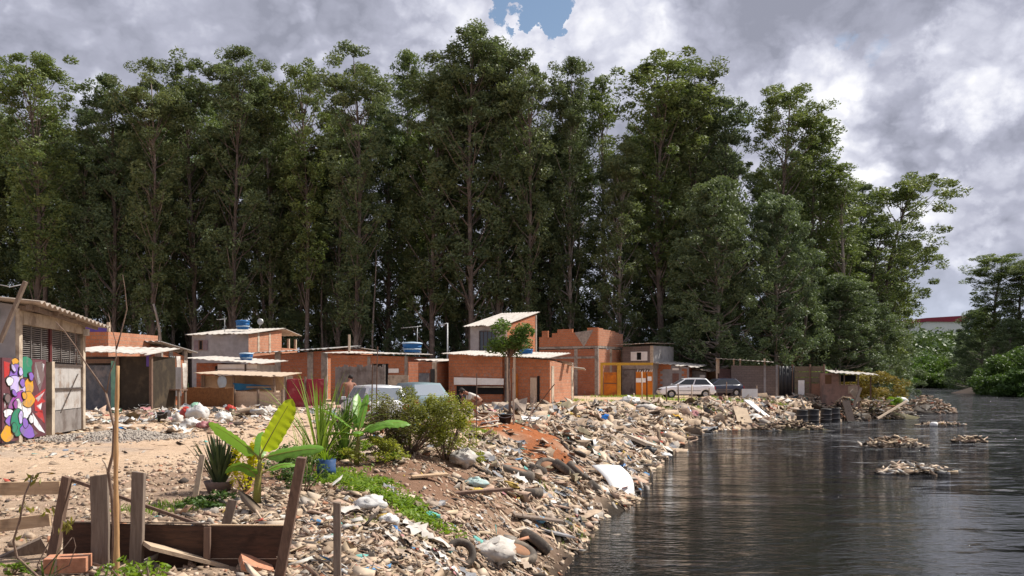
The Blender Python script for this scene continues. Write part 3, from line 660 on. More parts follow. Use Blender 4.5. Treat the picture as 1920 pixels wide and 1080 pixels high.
# --- kiosk
B = Bld('market_kiosk', 'open kiosk with tan counter front, long board roof and blue tarp banner', 'kiosk', 378, 516, 534, 45, -7)
B.block('wall', -B.w, B.u(440), .1, 2.5, -.3, B.h(704), TANW, TANW); B.block('back_wall', B.u(440), 0, 1.2, 2.5, -.3, B.h(704), TANW, STUCW)
B.block('counter', B.u(432), 0, .1, .6, -.2, B.h(733), WD_P, WD_P)
b = MB(); x0, x1 = B.u(439), B.u(510); n = 20
vs = [(x0 + (x1 - x0) * i / n, -.12 - .05 * math.sin(i * .9 + j), (B.h(718 + 5.0 * (i / n) ** 1.0) if j else B.h(730 + 2 * math.sin(i * .35)))) for j in range(2) for i in range(n + 1)]
b.add(vs + [(v[0], v[1] + .02, v[2]) for v in vs], [(i, i + 1, n + 2 + i, n + 1 + i) for i in range(n)] + [(2 * n + 2 + n + 1 + i, 2 * n + 2 + n + 2 + i, 2 * n + 2 + i + 1, 2 * n + 2 + i) for i in range(n)], 0, True); b.build('blue_banner', BLUT, B.root)
B.roof(WD_P, -B.w - .3, .4, -.5, 2.8, 0, 0, z2=(B.h(699), B.h(706), B.h(698), B.h(694)), amp=.012, name='roof')
B.battens([-B.w + .1, B.u(384), B.u(440), B.u(517) - .05], -.1, -.1, B.h(703), WD_G, .11)
B.panel('plank_siding', WD_P, B.u(430), B.u(470), 0, .75, -.18, .03, slats=5); B.panel('rail', WD_G, B.u(465), 0, .9, 1.0, -.2, .05)
o = thing('hanging_mirror', 'oval pale mirror hanging from the kiosk roof', 'mirror', B.world(B.u(422), -.35, B.h(716))); b = MB(); b.lathe([(0, -.03), (.22, -.03), (.25, 0), (.22, .03), (0, .03)], seg=18, axis='y'); m_ = b.build('mirror_disc', LID, o); m_.scale = (1, 1, 1.45)
# rust fence left of the kiosk
def fence_panel(name, label, cat, p0, p1, ztop, mat, slats=1, posts=0, zb=0, jag=0, seed=1, group=None, vertical=False):
    p0 = Vector(p0); p1 = Vector(p1); d = p1 - p0; L = d.length
    t = thing(name, label, cat, (p0.x, p0.y, 0), math.atan2(d.y, d.x), group); b = MB(); rr = random.Random(seed)
    if vertical:
        n = vertical; 
        for k in range(n): x = L * k / n; b.box(x + .008, x + L / n - .004, 0, .03 + .01 * (k % 2), zb, ztop + rr.uniform(-jag, jag))
    else:
        for k in range(slats):
            q0 = zb + (ztop - zb) * k / slats; q1 = q0 + (ztop - zb) / slats * (.93 if slats > 1 else 1)
            m = 6 if slats == 1 else 1
            for i in range(m): b.box(L * i / m, L * (i + 1) / m - .004, 0, .04, q0, 0, 0, tuple(q1 + rr.uniform(-jag, jag) for _ in range(4)))
    b.build('fence_panel', mat, t)
    for k in range(posts):
        b = MB(); x = L * k / max(1, posts - 1); b.box(x - .05, x + .05, -.06, -.004, zb - .3, ztop + .12); b.build('post', WD_G, t)
    return t
fence_panel('rusty_fence', 'rusty brown low fence panel left of the kiosk', 'fence', W(350, 752, 43), W(437, 756, 41.5), W(0, 727, 42).z, WD_R, 1, 0, -.2, .04)
fence_panel('crimson_hoarding', 'crimson red board hoarding behind the tall grass', 'hoarding', W(536, 752, 42.5), W(610, 752, 42), W(0, 711, 42).z, REDB, 1, 3, -.2, .03)
fence_panel('slat_fence', 'low pale slatted plank fence in front of the kiosk counter', 'fence', W(440, 752, 42), W(530, 752, 41), .75, WD_P, 5, 3, -.1)
# --- brick row with corrugated fence
B = Bld('tank_brick_house', 'low wide brick house with white roof edge, dark doorway and blue tank on top', 'house', 620, 766, 800, 52, -16)
B.block('wall', -B.w, 0, 0, B.D, -.3, (B.h(661), B.h(666), B.h(668, B.D), B.h(660, B.D)), BRK, BRK2)
B.roof(ROOFL, -B.w - .25, .3, -.35, B.D + .3, 0, 0, z2=(B.h(660), B.h(664), B.h(664, B.D), B.h(657, B.D)), amp=.025)
B.piers([B.u(692), -.15], -.2, B.h(668), CONC, .2); B.panel('doorway', DARK, B.u(698), B.u(728), .2, B.h(682), -.03, .04)
B.panel('vent_block', WHITE, B.u(729), B.u(748), B.h(699), B.h(691), -.05); B.panel('pale_patch', CONCL, B.u(728), B.u(780) if B.u(780) < 0 else 0, .2, B.h(703), -.04)
tank(B.world(B.u(750), 1.9, B.h(661, 1.9)), .62, .58, 'blue water tank with pale lid above the wide brick house')
antenna(B.world(B.u(745), 3.2, B.h(664)), 1.9, 'short antenna behind the lidded blue tank', 1.3)
b = MB(); b.box(-.06, .06, -.06, .06, 0, 1.3); o = b.build('roof_post', WD_P, None, B.world(B.u(641), 1, B.h(664))); setp(o, 'pale post standing up from the left end of the wide brick house', 'post')
Bb = Bld('back_brick_annex', 'small sunlit brick annex peeking above the wide brick house', 'annex', 628, 676, 699, 60, -14)
Bb.block('wall', -Bb.w, 0, 0, Bb.D, -.3, (Bb.h(652), Bb.h(653), Bb.h(658, Bb.D), Bb.h(654, Bb.D)), BRKL, BRKL); Bb.roof(ROOFG, -Bb.w - .2, .2, -.2, Bb.D + .2, 0, 0, z2=(Bb.h(651), Bb.h(652), Bb.h(656, Bb.D), Bb.h(652, Bb.D)), amp=.03)
fence_panel('corrugated_fence', 'tall grey corrugated fence before the wide brick house', 'fence', W(628, 752, 46), W(722, 752, 45), W(0, 686, 45.5).z, GMETD, 1, 0, -.2, .08, 4, vertical=34)
# --- small brick house right of it
B = Bld('small_brick_house', 'small brick house with white ragged roof beside the lamp mast', 'house', 784, 818, 834, 50, -18)
B.block('wall', -B.w, 0, 0, 4, -.3, (B.h(676), B.h(677), B.h(677, 4), B.h(674, 4)), BRK2, BRK)
B.roof(ROOFL, -B.w - .3, .2, -.4, 4.2, 0, 0, z2=(B.h(674), B.h(678), B.h(672), B.h(670)), amp=.04, jag=.2)
B.piers([-.12], -.2, B.h(678), CONCL, .26); B.panel('dark_sheet', GRYT, B.u(786), B.u(806), 0, B.h(700), -.06); B.panel('black_cloth', BLKP, B.u(808), B.u(816), .3, B.h(692), -.1)
# lamp mast
t = thing('lamp_mast', 'thin grey mast with a short arm standing by the small brick house', 'mast', W(839, 748, 56) * 1, 0)
t.location.z = 0; zt = W(0, 606, 56).z
b = MB(); b.tube([(0, 0, 0), (0, 0, zt)], [.06, .04], 7); b.build('pole', STEEL, t); b = MB(); b.tube([(0, 0, zt), (-.45, 0, zt - .12)], .035, 5); b.box(-.5, -.2, -.06, .06, zt - .17, zt - .10); b.build('arm', STEEL, t)
b = MB(); b.box(-.1, .1, -.12, -.03, 2.3, 2.7); b.build('meter_box', STUC, t)
# --- front brick house
B = Bld('front_brick_house', 'low orange brick house with a white board strip, nearest the dirt mound', 'house', 845, 1031, 1076, 48, -24)
FB = B
B.block('wall', B.u(945), 0, 0, B.D, -.3, (B.h(665), B.h(672), B.h(684, B.D), B.h(684, B.D)), BRK, BRKL)
B.block('left_wall', -B.w, B.u(945) - .003, -.25, 4, -.3, (B.h(662), B.h(665), B.h(667), B.h(665)), BRK, BRK)
B.roof(ROOFL, -B.w - .25, .15, -.75, 3.0, 0, 0, z2=(B.h(660, -.7), B.h(671, -.7), B.h(662, 3), B.h(655, 3)), amp=.025, waves=34)
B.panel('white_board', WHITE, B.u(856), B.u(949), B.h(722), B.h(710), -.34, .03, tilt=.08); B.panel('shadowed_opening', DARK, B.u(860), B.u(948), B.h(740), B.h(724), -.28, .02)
B.panel('ledge_board', CONCL, B.u(901), B.u(949), B.h(727), B.h(725), -.45, .12)
B.piers([B.u(848), B.u(951)], -.2, B.h(668), CONC, .3); 
for px in (960, 972): B.battens([B.u(px)], -.55, -.1, B.h(670), WD_P, .12)
B.panel('plywood_door', ORNG, B.u(962), B.u(971), .1, B.h(700), -.05, .03); B.panel('door', WD_P, B.u(995), B.u(1007), 0, B.h(708), -.07, .04); B.panel('side_door_gap', DARK, B.u(1008), B.u(1012), 0, B.h(705), -.05, .03)
B.piers([.4, B.D - .3], -.2, B.h(686), CONCL, .35, side=True)
b = MB(); b.sheet((.02, 1.6, B.h(676, 1)), (.02, B.D + .4, B.h(690, B.D)), (-2.4, B.D + .4, B.h(680, B.D)), (-2.4, 1.6, B.h(668, 1)), 9, .05, .03, jag=.25, seed=8); b.build('broken_roof_edge', ROOFD, B.root)
# --- two-storey house behind it
B = Bld('white_upper_house', 'narrow two storey house, white front and brick side, under a pale slanted roof', 'house', 882, 950, 1006, 55, -27)
B.block('wall', -B.w, 0, 0, B.D, -.3, (B.h(608), B.h(608), B.h(588, B.D), B.h(588, B.D)), STUCW, BRK)
B.roof(ROOFL, -B.w - .2, .12, -.5, B.D + .3, 0, 0, z2=(B.h(609, -.5), B.h(609, -.5), B.h(585, B.D), B.h(585, B.D)), amp=.03, waves=14)
B.window(B.u(899), B.u(930), B.h(658), B.h(619), BARS, GLS, bars=3); B.piers([B.D - .1], 0, B.h(592, B.D), CONC, .2, side=True); B.piers([-.08], 2.4, B.h(608), CONCL, .16)
t = tank(FB.world(FB.u(968), 1.4, FB.h(668, 1.2)), .42, .40, 'dark blue tub on the front brick house roof under the young tree crown', BLUE)
# --- unfinished brick building
B = Bld('unfinished_brick_building', 'roofless two storey brick building with jagged parapet and triangular mortar patch', 'building', 1011, 1121, 1168, 68, -33)
zt = B.h(652)
B.block('wall', -B.w, 0, 0, B.D, -.3, (zt,) * 4, BRK2, BRKL)
m_ = MB()
def crenel(x0, x1, ys): m_.box(x0, x1, 0, .2, zt + .16, ys)
xs = [1011, 1016, 1027, 1035, 1045, 1073, 1101, 1121]; hs = [629, 617, 630, 622, 615, 622, 614]
for i in range(7): crenel(B.u(xs[i]), B.u(xs[i + 1]) - .005, B.h(hs[i]))
ub = MB(); o = m_.build('front_parapet', BRK, B.root)
m_ = MB()
for k in range(6):
    y0 = .205 + (B.D - .2) * k / 6; y1 = .2 + (B.D - .2) * (k + 1) / 6; m_.box(-.2, 0, y0, y1, zt + .16, B.h(615 + [0, 3, 4, 6, 9, 12][k], y0))
m_.build('side_parapet', BRKL, B.root)
b = MB(); b.box(-B.w, .03, -.04, .25, zt - .02, zt + .155); b.box(-.25, .035, .251, B.D, zt - .02, zt + .155); b.build('concrete_band', CONC, B.root)
b = MB(); xa_, xb_, xc_ = B.u(1077), B.u(1113), B.u(1095)
b.add([(xa_, -.006, B.h(622)), (xb_, -.006, B.h(618)), (xc_, -.006, B.h(650)), (xa_, .01, B.h(622)), (xb_, .01, B.h(618)), (xc_, .01, B.h(650))], [(0, 2, 1), (3, 4, 5), (0, 1, 4, 3), (1, 2, 5, 4), (2, 0, 3, 5)]); b.build('mortar_patch', CONC, B.root)
B.piers([B.u(1080), -.12], -.2, zt - .05, CONC, .3); B.piers([B.D * .5, B.D - .2], -.2, zt - .05, CONCL, .35, side=True)
b = MB(); b.box(-B.w, .0, -.05, 0.0, B.h(672), B.h(668)); b.build('ring_beam', CONC, B.root)
# --- yellow gate frame, and the house with white shutters
p0 = W(1126, 741, 66); p1 = W(1224, 741, 66)
t = thing('yellow_gate_frame', 'yellow painted gateway frame with two orange gates before the shuttered house', 'gateway', (p0.x, p0.y, 0), 0); L = p1.x - p0.x
def lx(px): return gx(px, 66) - p0.x
def lz(py): return W(0, py, 66).z
b = MB(); b.box(0, lx(1130), -.12, .12, -.1, lz(680)); b.build('post', YEL, t); b = MB(); b.box(lx(1157), lx(1164), -.12, .12, -.1, lz(682)); b.build('post', YEL, t)
b = MB(); b.box(lx(1129), L, -.15, -.122, lz(685), lz(680)); b.build('beam', YEL, t)
gm_ = MB(); gm_.box(lx(1132), lx(1156), -.05, 0, 0, lz(698)); o = gm_.build('gate', ORNG, t); b = MB(); b.beam((lx(1132), -.07, 1.0), (lx(1156), -.07, 1.0), .05); b.build('rail', BARS, o)
gm_ = MB(); gm_.box(lx(1191), lx(1222), -.40, -.36, 0, lz(697)); o = gm_.build('gate', ORNG, t)
b = MB(); b.box(lx(1191), lx(1209), -.44, -.41, lz(717), lz(709)); b.box(lx(1212), lx(1220), -.44, -.41, lz(714), lz(706)); b.build('paper_notice', WHITE, o)
b = MB(); 
for k in range(7): b.beam((lx(1193 + k * 4.5), -.38, lz(698)), (lx(1195 + k * 4.5), -.34, lz(693 + k % 3)), .05)
b.build('torn_top', WCLOTH, o)
B = Bld('shuttered_house', 'two storey grey block house with white shuttered window above a dark garage door', 'house', 1167, 1224, 1233, 69, -30)
B.block('wall', -B.w, 0, 0, 5, -.3, (B.h(647), B.h(646), B.h(645), B.h(645)), BLK, STUCW)
B.roof(ROOFD, -B.w - .3, .25, -.4, 5.2, 0, 0, z2=(B.h(645), B.h(643), B.h(640), B.h(642)), amp=.03, waves=10)
B.window(B.u(1193), B.u(1204), B.h(676), B.h(659), WHITE, DARK, (WHITE, B.u(1203) - B.u(1193)))
B.panel('garage_door', GMETD, B.u(1165) if 0 else -B.w, B.u(1190), 0, B.h(694), -.06, .04); B.panel('concrete_header', CONC, -B.w, 0, B.h(692), B.h(684), -.05, .04)
B.piers([-.1], -.2, B.h(648), CONCL, .25)
# --- low brick/grey house behind the white car
B = Bld('patched_brick_house', 'low house of grey render with toothed brick edges behind the white hatchback', 'house', 1232, 1292, 1312, 69, -22)
B.block('wall', -B.w, 0, 0, 5, -.3, (B.h(678), B.h(687), B.h(686), B.h(676)), STUC, BRK2)
for px in (1233, 1288):
    b = MB()
    for k in range(11):
        z = .1 + k * .21
        if z + .2 > B.h(686): break
        wv = (.42 if k % 2 else .22); x0 = B.u(px) - (wv if px > 1250 else 0); b.box(x0, x0 + wv, -.012, .05, z, z + .19)
    b.build('brick_quoin', BRK, B.root)
b = MB(); b.box(B.u(1235), B.u(1258), -.012, .05, B.h(692), 0, 0, (B.h(681), B.h(684), B.h(684), B.h(681))); b.build('brick_gable', BRK, B.root)
B.panel('door', plain('brown_door', (.20, .12, .10), (.16, .09, .08)), B.u(1261), B.u(1273), 0, B.h(700), -.05); B.panel('white_transom', WHITE, B.u(1261), B.u(1273), B.h(694), B.h(690), -.06)
B.roof(ROOFL, -B.w - .1, .8, -.5, 4, 0, 0, z2=(B.h(679), B.h(689), B.h(683), B.h(674)), amp=.035, jag=.25)
B2 = Bld('grey_lean_shed', 'low grey sheet shed with a white door between patched house and dark hatchback', 'shed', 1296, 1324, 1332, 70, -16)
B2.block('wall', -B2.w, 0, 0, 3, -.3, (B2.h(691), B2.h(696), B2.h(694), B2.h(690)), GMETD, BRK2); B2.panel('door', WHITE, B2.u(1312), B2.u(1322), .1, B2.h(703), -.05, slats=0)
B2.roof(ROOFD, -B2.w - .2, .3, -.3, 3.2, 0, 0, z2=(B2.h(690), B2.h(696), B2.h(692), B2.h(688)), amp=.03)
fence_panel('brown_plank_fence', 'dark reddish plank fence behind the dark hatchback', 'fence', W(1322, 742, 72), W(1348, 742, 72), W(0, 697, 72).z, WD_R, 1, 0, -.2, .05, vertical=9)
# --- grey block shed
B = Bld('grey_block_shed', 'grey concrete block shed with thin pale roof on posts beside the dark hatchback', 'shed', 1371, 1459, 1463, 66, -14)
B.block('wall', -B.w, 0, 0, 4.5, -.3, (B.h(683), B.h(684), B.h(684), B.h(683)), BLK, BLK)
B.block('porch_wall', B.u(1347), B.u(1370.5), 1.0, 4.5, -.3, B.h(691), plain('mauve_render', (.14, .09, .09), (.11, .07, .07)), BLK)
B.battens([B.u(1347), B.u(1376), B.u(1388), B.u(1434)], .5, B.h(700), B.h(672), WD_P, .14); B.battens([B.u(1344)], -.2, -.1, B.h(672), WD_P, .12)
B.piers([B.u(1434), -.1], -.2, B.h(684), STUC, .16)
B.roof(ROOFL, B.u(1341), B.u(1450), -.6, 4.5, 0, 0, z2=(B.h(671), B.h(679), B.h(676), B.h(669)), amp=.03)
# --- dark tarp gate, plank fence, pink shack
p0 = W(1461, 741, 65); p1 = W(1488, 741, 65)
o = thing('black_tarp_screen', 'black tarp screen hung between the block shed and plank fence', 'tarp screen', (p0.x, p0.y, 0), -.08)
b = MB(); n = 12; L = p1.x - p0.x; zt = W(0, 687, 65).z
vs = [(L * i / n, .05 * math.sin(i * 1.9), -.1 + (zt + .1) * j + .04 * math.sin(i * 2.3) * j) for j in range(2) for i in range(n + 1)]
b.add(vs, [(i, i + 1, n + 2 + i, n + 1 + i) for i in range(n)], 0, True); q_ = b.build('tarp_sheet', BLKP, o); q_.modifiers.new('solid', 'SOLIDIFY').thickness = .03
for x in (0, L):
    b = MB(); b.box(x - .05, x + .05, .05, .15, -.2, zt + .1); b.build('post', WD_G, o)
t = fence_panel('tall_plank_fence', 'tall weathered plank fence with a white sheet left of the pink shack', 'fence', W(1486, 741, 65), W(1545, 741, 63.5), W(0, 686, 64).z, wood('ochre_plank', (.17, .14, .095), (.13, .10, .07)), 6, 0, -.2)
for x in (.0, 1.35, 2.4):
    b = MB(); b.box(x - .06, x + .06, -.08, -.006, -.2, 2.45); b.build('post', WD_B, t)
b = MB(); b.box(.45, .93, -.05, -.01, .0, 1.25); b.build('white_sheet', WHITE, t); b = MB(); b.box(1.45, 2.35, -.03, -.004, -.1, 1.0); b.build('lower_sheet', plain('rust_sheet', (.27, .14, .09), (.22, .12, .08)), t)
B = Bld('pink_shack', 'pinkish rendered shack with a ragged white roof overhanging the river debris', 'shack', 1541, 1612, 1638, 61, -16, z=0)
B.block('wall', -B.w, B.u(1573), 0, 4, -.9, (B.h(697), B.h(698), B.h(698), B.h(697)), PINKW, PINKW)
B.block('low_wall', B.u(1573) + .003, 0, 0, 4, -.9, B.h(722), PINKW, WD_P)
B.panel('rust_patch', plain('ochre_patch', (.16, .08, .04), (.13, .07, .035)), B.u(1547), B.u(1559), B.h(720), B.h(703), -.03)
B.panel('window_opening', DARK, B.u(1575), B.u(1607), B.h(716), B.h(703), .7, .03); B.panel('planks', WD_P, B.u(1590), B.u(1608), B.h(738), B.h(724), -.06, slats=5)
B.battens([B.u(1575), B.u(1583), -.1], .0, B.h(722), B.h(702), WD_G, .09); B.battens([.9], 1.5, -.8, B.h(705), WD_B, .1)
B.roof(ROOFL, B.u(1555), B.D * 0 + 1.3, -.7, 4, 0, 0, z2=(B.h(697), B.h(704), B.h(699), B.h(692)), amp=.04, jag=.35)
B.battens([B.u(1567)], -.1, B.h(700), B.h(690), BARS, .09)
# far factory on the hill
b0 = W(1738, 612, 470); b1 = W(1820, 612, 470)
o = thing('red_roof_warehouse', 'distant white warehouse with a long crimson roof on the wooded hill', 'warehouse', (b0.x, b0.y, b0.z - 6), .12); L = b1.x - b0.x
b = MB(); b.box(0, L, 0, 40, -3, 8.6); b.build('wall', WHITE, o)
b = MB(); b.box(-1, L + 1, -1, 41, 8.61, 12.0, 0, (10.6, 12.3, 12.3, 10.6)); b.build('roof', plain('crimson_roof', (.30, .045, .07), (.26, .04, .06), .1), o)

# ---------------------------------------------------------------- cars
def car(label, pos, rz, paint, kind='hatch', glass=GLS, scale=1.0):
    t = thing('parked_car', label, 'car', pos, rz, 'cars parked on the dirt lane')
    rear = -1.9 if kind == 'hatch' else -2.05
    def arch(cx, r=.345, n=9): return [(cx - r * math.cos(math.pi * k / n), .27 + r * math.sin(math.pi * k / n)) for k in range(n + 1)]
    prof = [(rear + .08, .26)] + arch(-1.22) + arch(1.22) + [(1.84, .24), (1.95, .38), (1.95, .52), (1.88, .66), (1.62, .75), (.98, .86), (.2, .90), (-1.0, .92), (rear + .10, .93), (rear + .02, .80), (rear - .03, .52), (rear - .03, .38)]
    hw = .80; b = MB(); n = len(prof)
    def wid(x, z):
        w = hw
        if x > 1.4: w -= .16 * ((x - 1.4) / .55) ** 2
        if x < rear + .4: w -= .08 * ((rear + .4 - x) / .43) ** 2
        return w - (.05 if z < .3 else 0) - max(0, z - .7) * .16
    # side skins as strips between upper and lower outline so that they shade smoothly
    xs = sorted(set([round(p[0], 3) for p in prof] + [round(v, 3) for v in np.linspace(rear, 1.9, 24)]))
    lo = [p for p in prof[:prof.index((1.84, .24)) + 2]]; up = [p for p in prof[prof.index((1.84, .24)) + 2:]][::-1]
    lo = [(rear - .03, .38)] + lo; 
    def ev(ch, x): return float(np.interp(x, [p[0] for p in ch], [p[1] for p in ch]))
    upc = [(rear - .03, .45), (rear - .028, .52), (rear + .02, .80), (rear + .10, .93), (-1.0, .92), (.2, .90), (.98, .86), (1.62, .75), (1.88, .66), (1.95, .53)]
    loc_ = [(rear - .03, .40)] + [(rear + .08, .26)] + arch(-1.22) + arch(1.22) + [(1.84, .24), (1.95, .42)]
    st = [x for x in xs if rear - .031 <= x <= 1.951]
    rows = 6; vs = []
    for sgn in (-1, 1):
        for x in st:
            l, u_ = ev(loc_, x), ev(upc, x)
            for j in range(rows + 1):
                z = l + (u_ - l) * j / rows; q = wid(x, z)
                if j == rows: q -= .05
                vs.append((x, sgn * q, z + (.0 if j < rows else .0)))
    m = rows + 1; N = len(st); fs = []
    for k in (0, 1):
        for i in range(N - 1):
            for j in range(rows):
                q = k * N * m + i * m + j; f = (q, q + m, q + m + 1, q + 1); fs.append(f if k == 0 else f[::-1])
    for i in range(N - 1):
        a0, a1 = i * m + rows, (i + 1) * m + rows; fs.append((a0, a1, a1 + N * m, a0 + N * m)); a0 -= rows; a1 -= rows; fs.append((a1, a0, a0 + N * m, a1 + N * m))
    for i in (0, N - 1):
        for j in range(rows):
            q = i * m + j; f = (q, q + 1, q + 1 + N * m, q + N * m); fs.append(f if i == 0 else f[::-1])
    b.add(vs, fs, 0, True); o = b.build('body', paint, t, bevel=.02)
    # greenhouse
    if kind == 'hatch': bx0, bx1, rx0, rx1 = rear + .12, .98, rear + .60, .14
    else: bx0, bx1, rx0, rx1 = rear + .08, .95, rear + .30, .28
    zb, zr, yb, yr = .905, 1.385, .715, .56
    def cs(f, sgn, zf, off=0):      # f 0..1 rear to front, zf 0..1
        x = (bx0 + (bx1 - bx0) * f) * (1 - zf) + (rx0 + (rx1 - rx0) * f) * zf
        return (x, sgn * (yb * (1 - zf) + yr * zf + off), zb + (zr - zb) * zf - (.0))
    b = MB(); nz = 4; nf = 8; V = []
    for j in range(nz + 1):
        for f in range(nf + 1): V.append(cs(f / nf, -1, j / nz))
        for f in range(nf + 1): V.append(cs(1 - f / nf, 1, j / nz))
    L = 2 * (nf + 1); fs = [(j * L + i, j * L + (i + 1) % L, (j + 1) * L + (i + 1) % L, (j + 1) * L + i) for j in range(nz) for i in range(L)]
    base = len(V)
    for f in range(nf + 1):
        for w_ in range(7):
            ff, ww = f / nf, w_ / 6; x = rx0 + (rx1 - rx0) * ff; V.append((x, yr * (ww * 2 - 1), zr + .045 * (1 - (2 * ww - 1) ** 2) * (1 - (2 * ff - 1) ** 4) + .0))
    fs += [(base + f * 7 + w_, base + (f + 1) * 7 + w_, base + (f + 1) * 7 + w_ + 1, base + f * 7 + w_ + 1) for f in range(nf) for w_ in range(6)]
    b.add(V, fs, 0, True); b.build('roof', paint, t)
    def pane(name, f0, f1, z0, z1, sgn):
        b = MB(); q = [cs(f0, sgn, z0, .010), cs(f1, sgn, z0, .010), cs(f1, sgn, z1, .010), cs(f0, sgn, z1, .010)]; i_ = [(x, y - sgn * .012, z) for x, y, z in q]
        b.hexa(q + i_) if sgn < 0 else b.hexa(i_ + q)
        return b.build(name, glass, t)
    for sgn in (-1, 1):
        if kind == 'hatch': pane('window', .04, .50, .10, .86, sgn); pane('window', .54, .945, .10, .86, sgn)
        else:
            pane('window', .03, .36, .12, .88, sgn); pane('window', .39, .66, .12, .88, sgn); pane('window', .69, .95, .12, .88, sgn)
    for nm, f, o_ in (('windscreen', 1, .012), ('rear_window', 0, -.012)):
        q = []
        for z, s_ in ((.08, -.86), (.08, .86), (.90, .86), (.90, -.86)):
            c_ = cs(f, 1, z); q.append((c_[0] + o_, c_[1] * s_, c_[2]))
        b = MB(); b.hexa(q + [(x - o_ * .8, y, z) for x, y, z in q]); b.build(nm, glass, t)
    for x in (-1.22, 1.22):
        for sgn in (-1, 1):
            wh = thing('wheel', None, None, (x, sgn * .70, .285)); wh.parent = t
            b = MB(); b.lathe([(.175, -.085), (.26, -.085), (.285, -.055), (.285, .055), (.26, .085), (.175, .085), (.175, -.085)], seg=22, axis='y'); b.build('tyre', RUBB, wh)
            b = MB(); b.lathe([(0, sgn * .055), (.06, sgn * .065), (.07, sgn * .045), (.15, sgn * .05), (.18, sgn * .08), (.18, -sgn * .05), (0, -sgn * .05)], seg=18, axis='y'); b.build('rim', RIM, wh)
    def bx(name, x0, x1, y0, y1, z0, z1, mt): b = MB(); b.box(x0, x1, y0, y1, z0, z1); return b.build(name, mt, t, bevel=.012)
    for sgn in (-1, 1):
        bx('headlight', 1.84, 1.93, *sorted((sgn * .40, sgn * .62)), .58, .68, GLSP)
        bx('tail_light', rear - .045, rear + .06, *sorted((sgn * .56, sgn * .735)), .60, .80, REDL)
        bx('mirror', .74, .86, *sorted((sgn * .76, sgn * .90)), .90, 1.01, paint)
        bx('door_handle', -.05, .10, *sorted((sgn * .785, sgn * .80)), .77, .80, BARS)
        bx('door_seam', .84, .852, *sorted((sgn * .770, sgn * .802)), .36, .80, BARS); bx('door_seam', -.32, -.308, *sorted((sgn * .778, sgn * .803)), .36, .84, BARS)
        bx('side_moulding', -.85, .86, *sorted((sgn * .796, sgn * .81)), .50, .54, GMETD)
    bx('bumper', 1.86, 2.0, -.60, .60, .36, .52, paint if kind == 'hatch' else GMETD); bx('bumper', rear - .10, rear + .02, -.68, .68, .36, .52, paint if kind == 'hatch' else GMETD)
    bx('number_plate', rear - .112, rear - .102, -.2, .2, .40, .50, STEEL); bx('grille', 1.90, 1.94, -.38, .38, .56, .66, BLKP)
    if scale != 1: t.scale = (scale,) * 3
    return t
p = W(1286, 745, 61); car('white three door hatchback parked before the patched brick house', (p.x, p.y, H(p.x, p.y) - .02), R(180 + 3), CARW)
p = W(1352, 741, 64.5); car('dark navy hatchback parked behind the white hatchback', (p.x - .25, p.y, H(p.x, p.y) + .04), R(180 + 16), CARD, scale=.95)
p = W(698, 800, 27.5); car('white station wagon half hidden behind banana leaves', (p.x, p.y, H(p.x, p.y) - .02), R(180 - 68), CARW, 'wagon', GLSP, .94)
p = W(775, 790, 31.5); car('grey green car parked behind the yellow green bush', (p.x, p.y, H(p.x, p.y)), R(180 - 62), CARG, 'hatch', GLSP, .96)

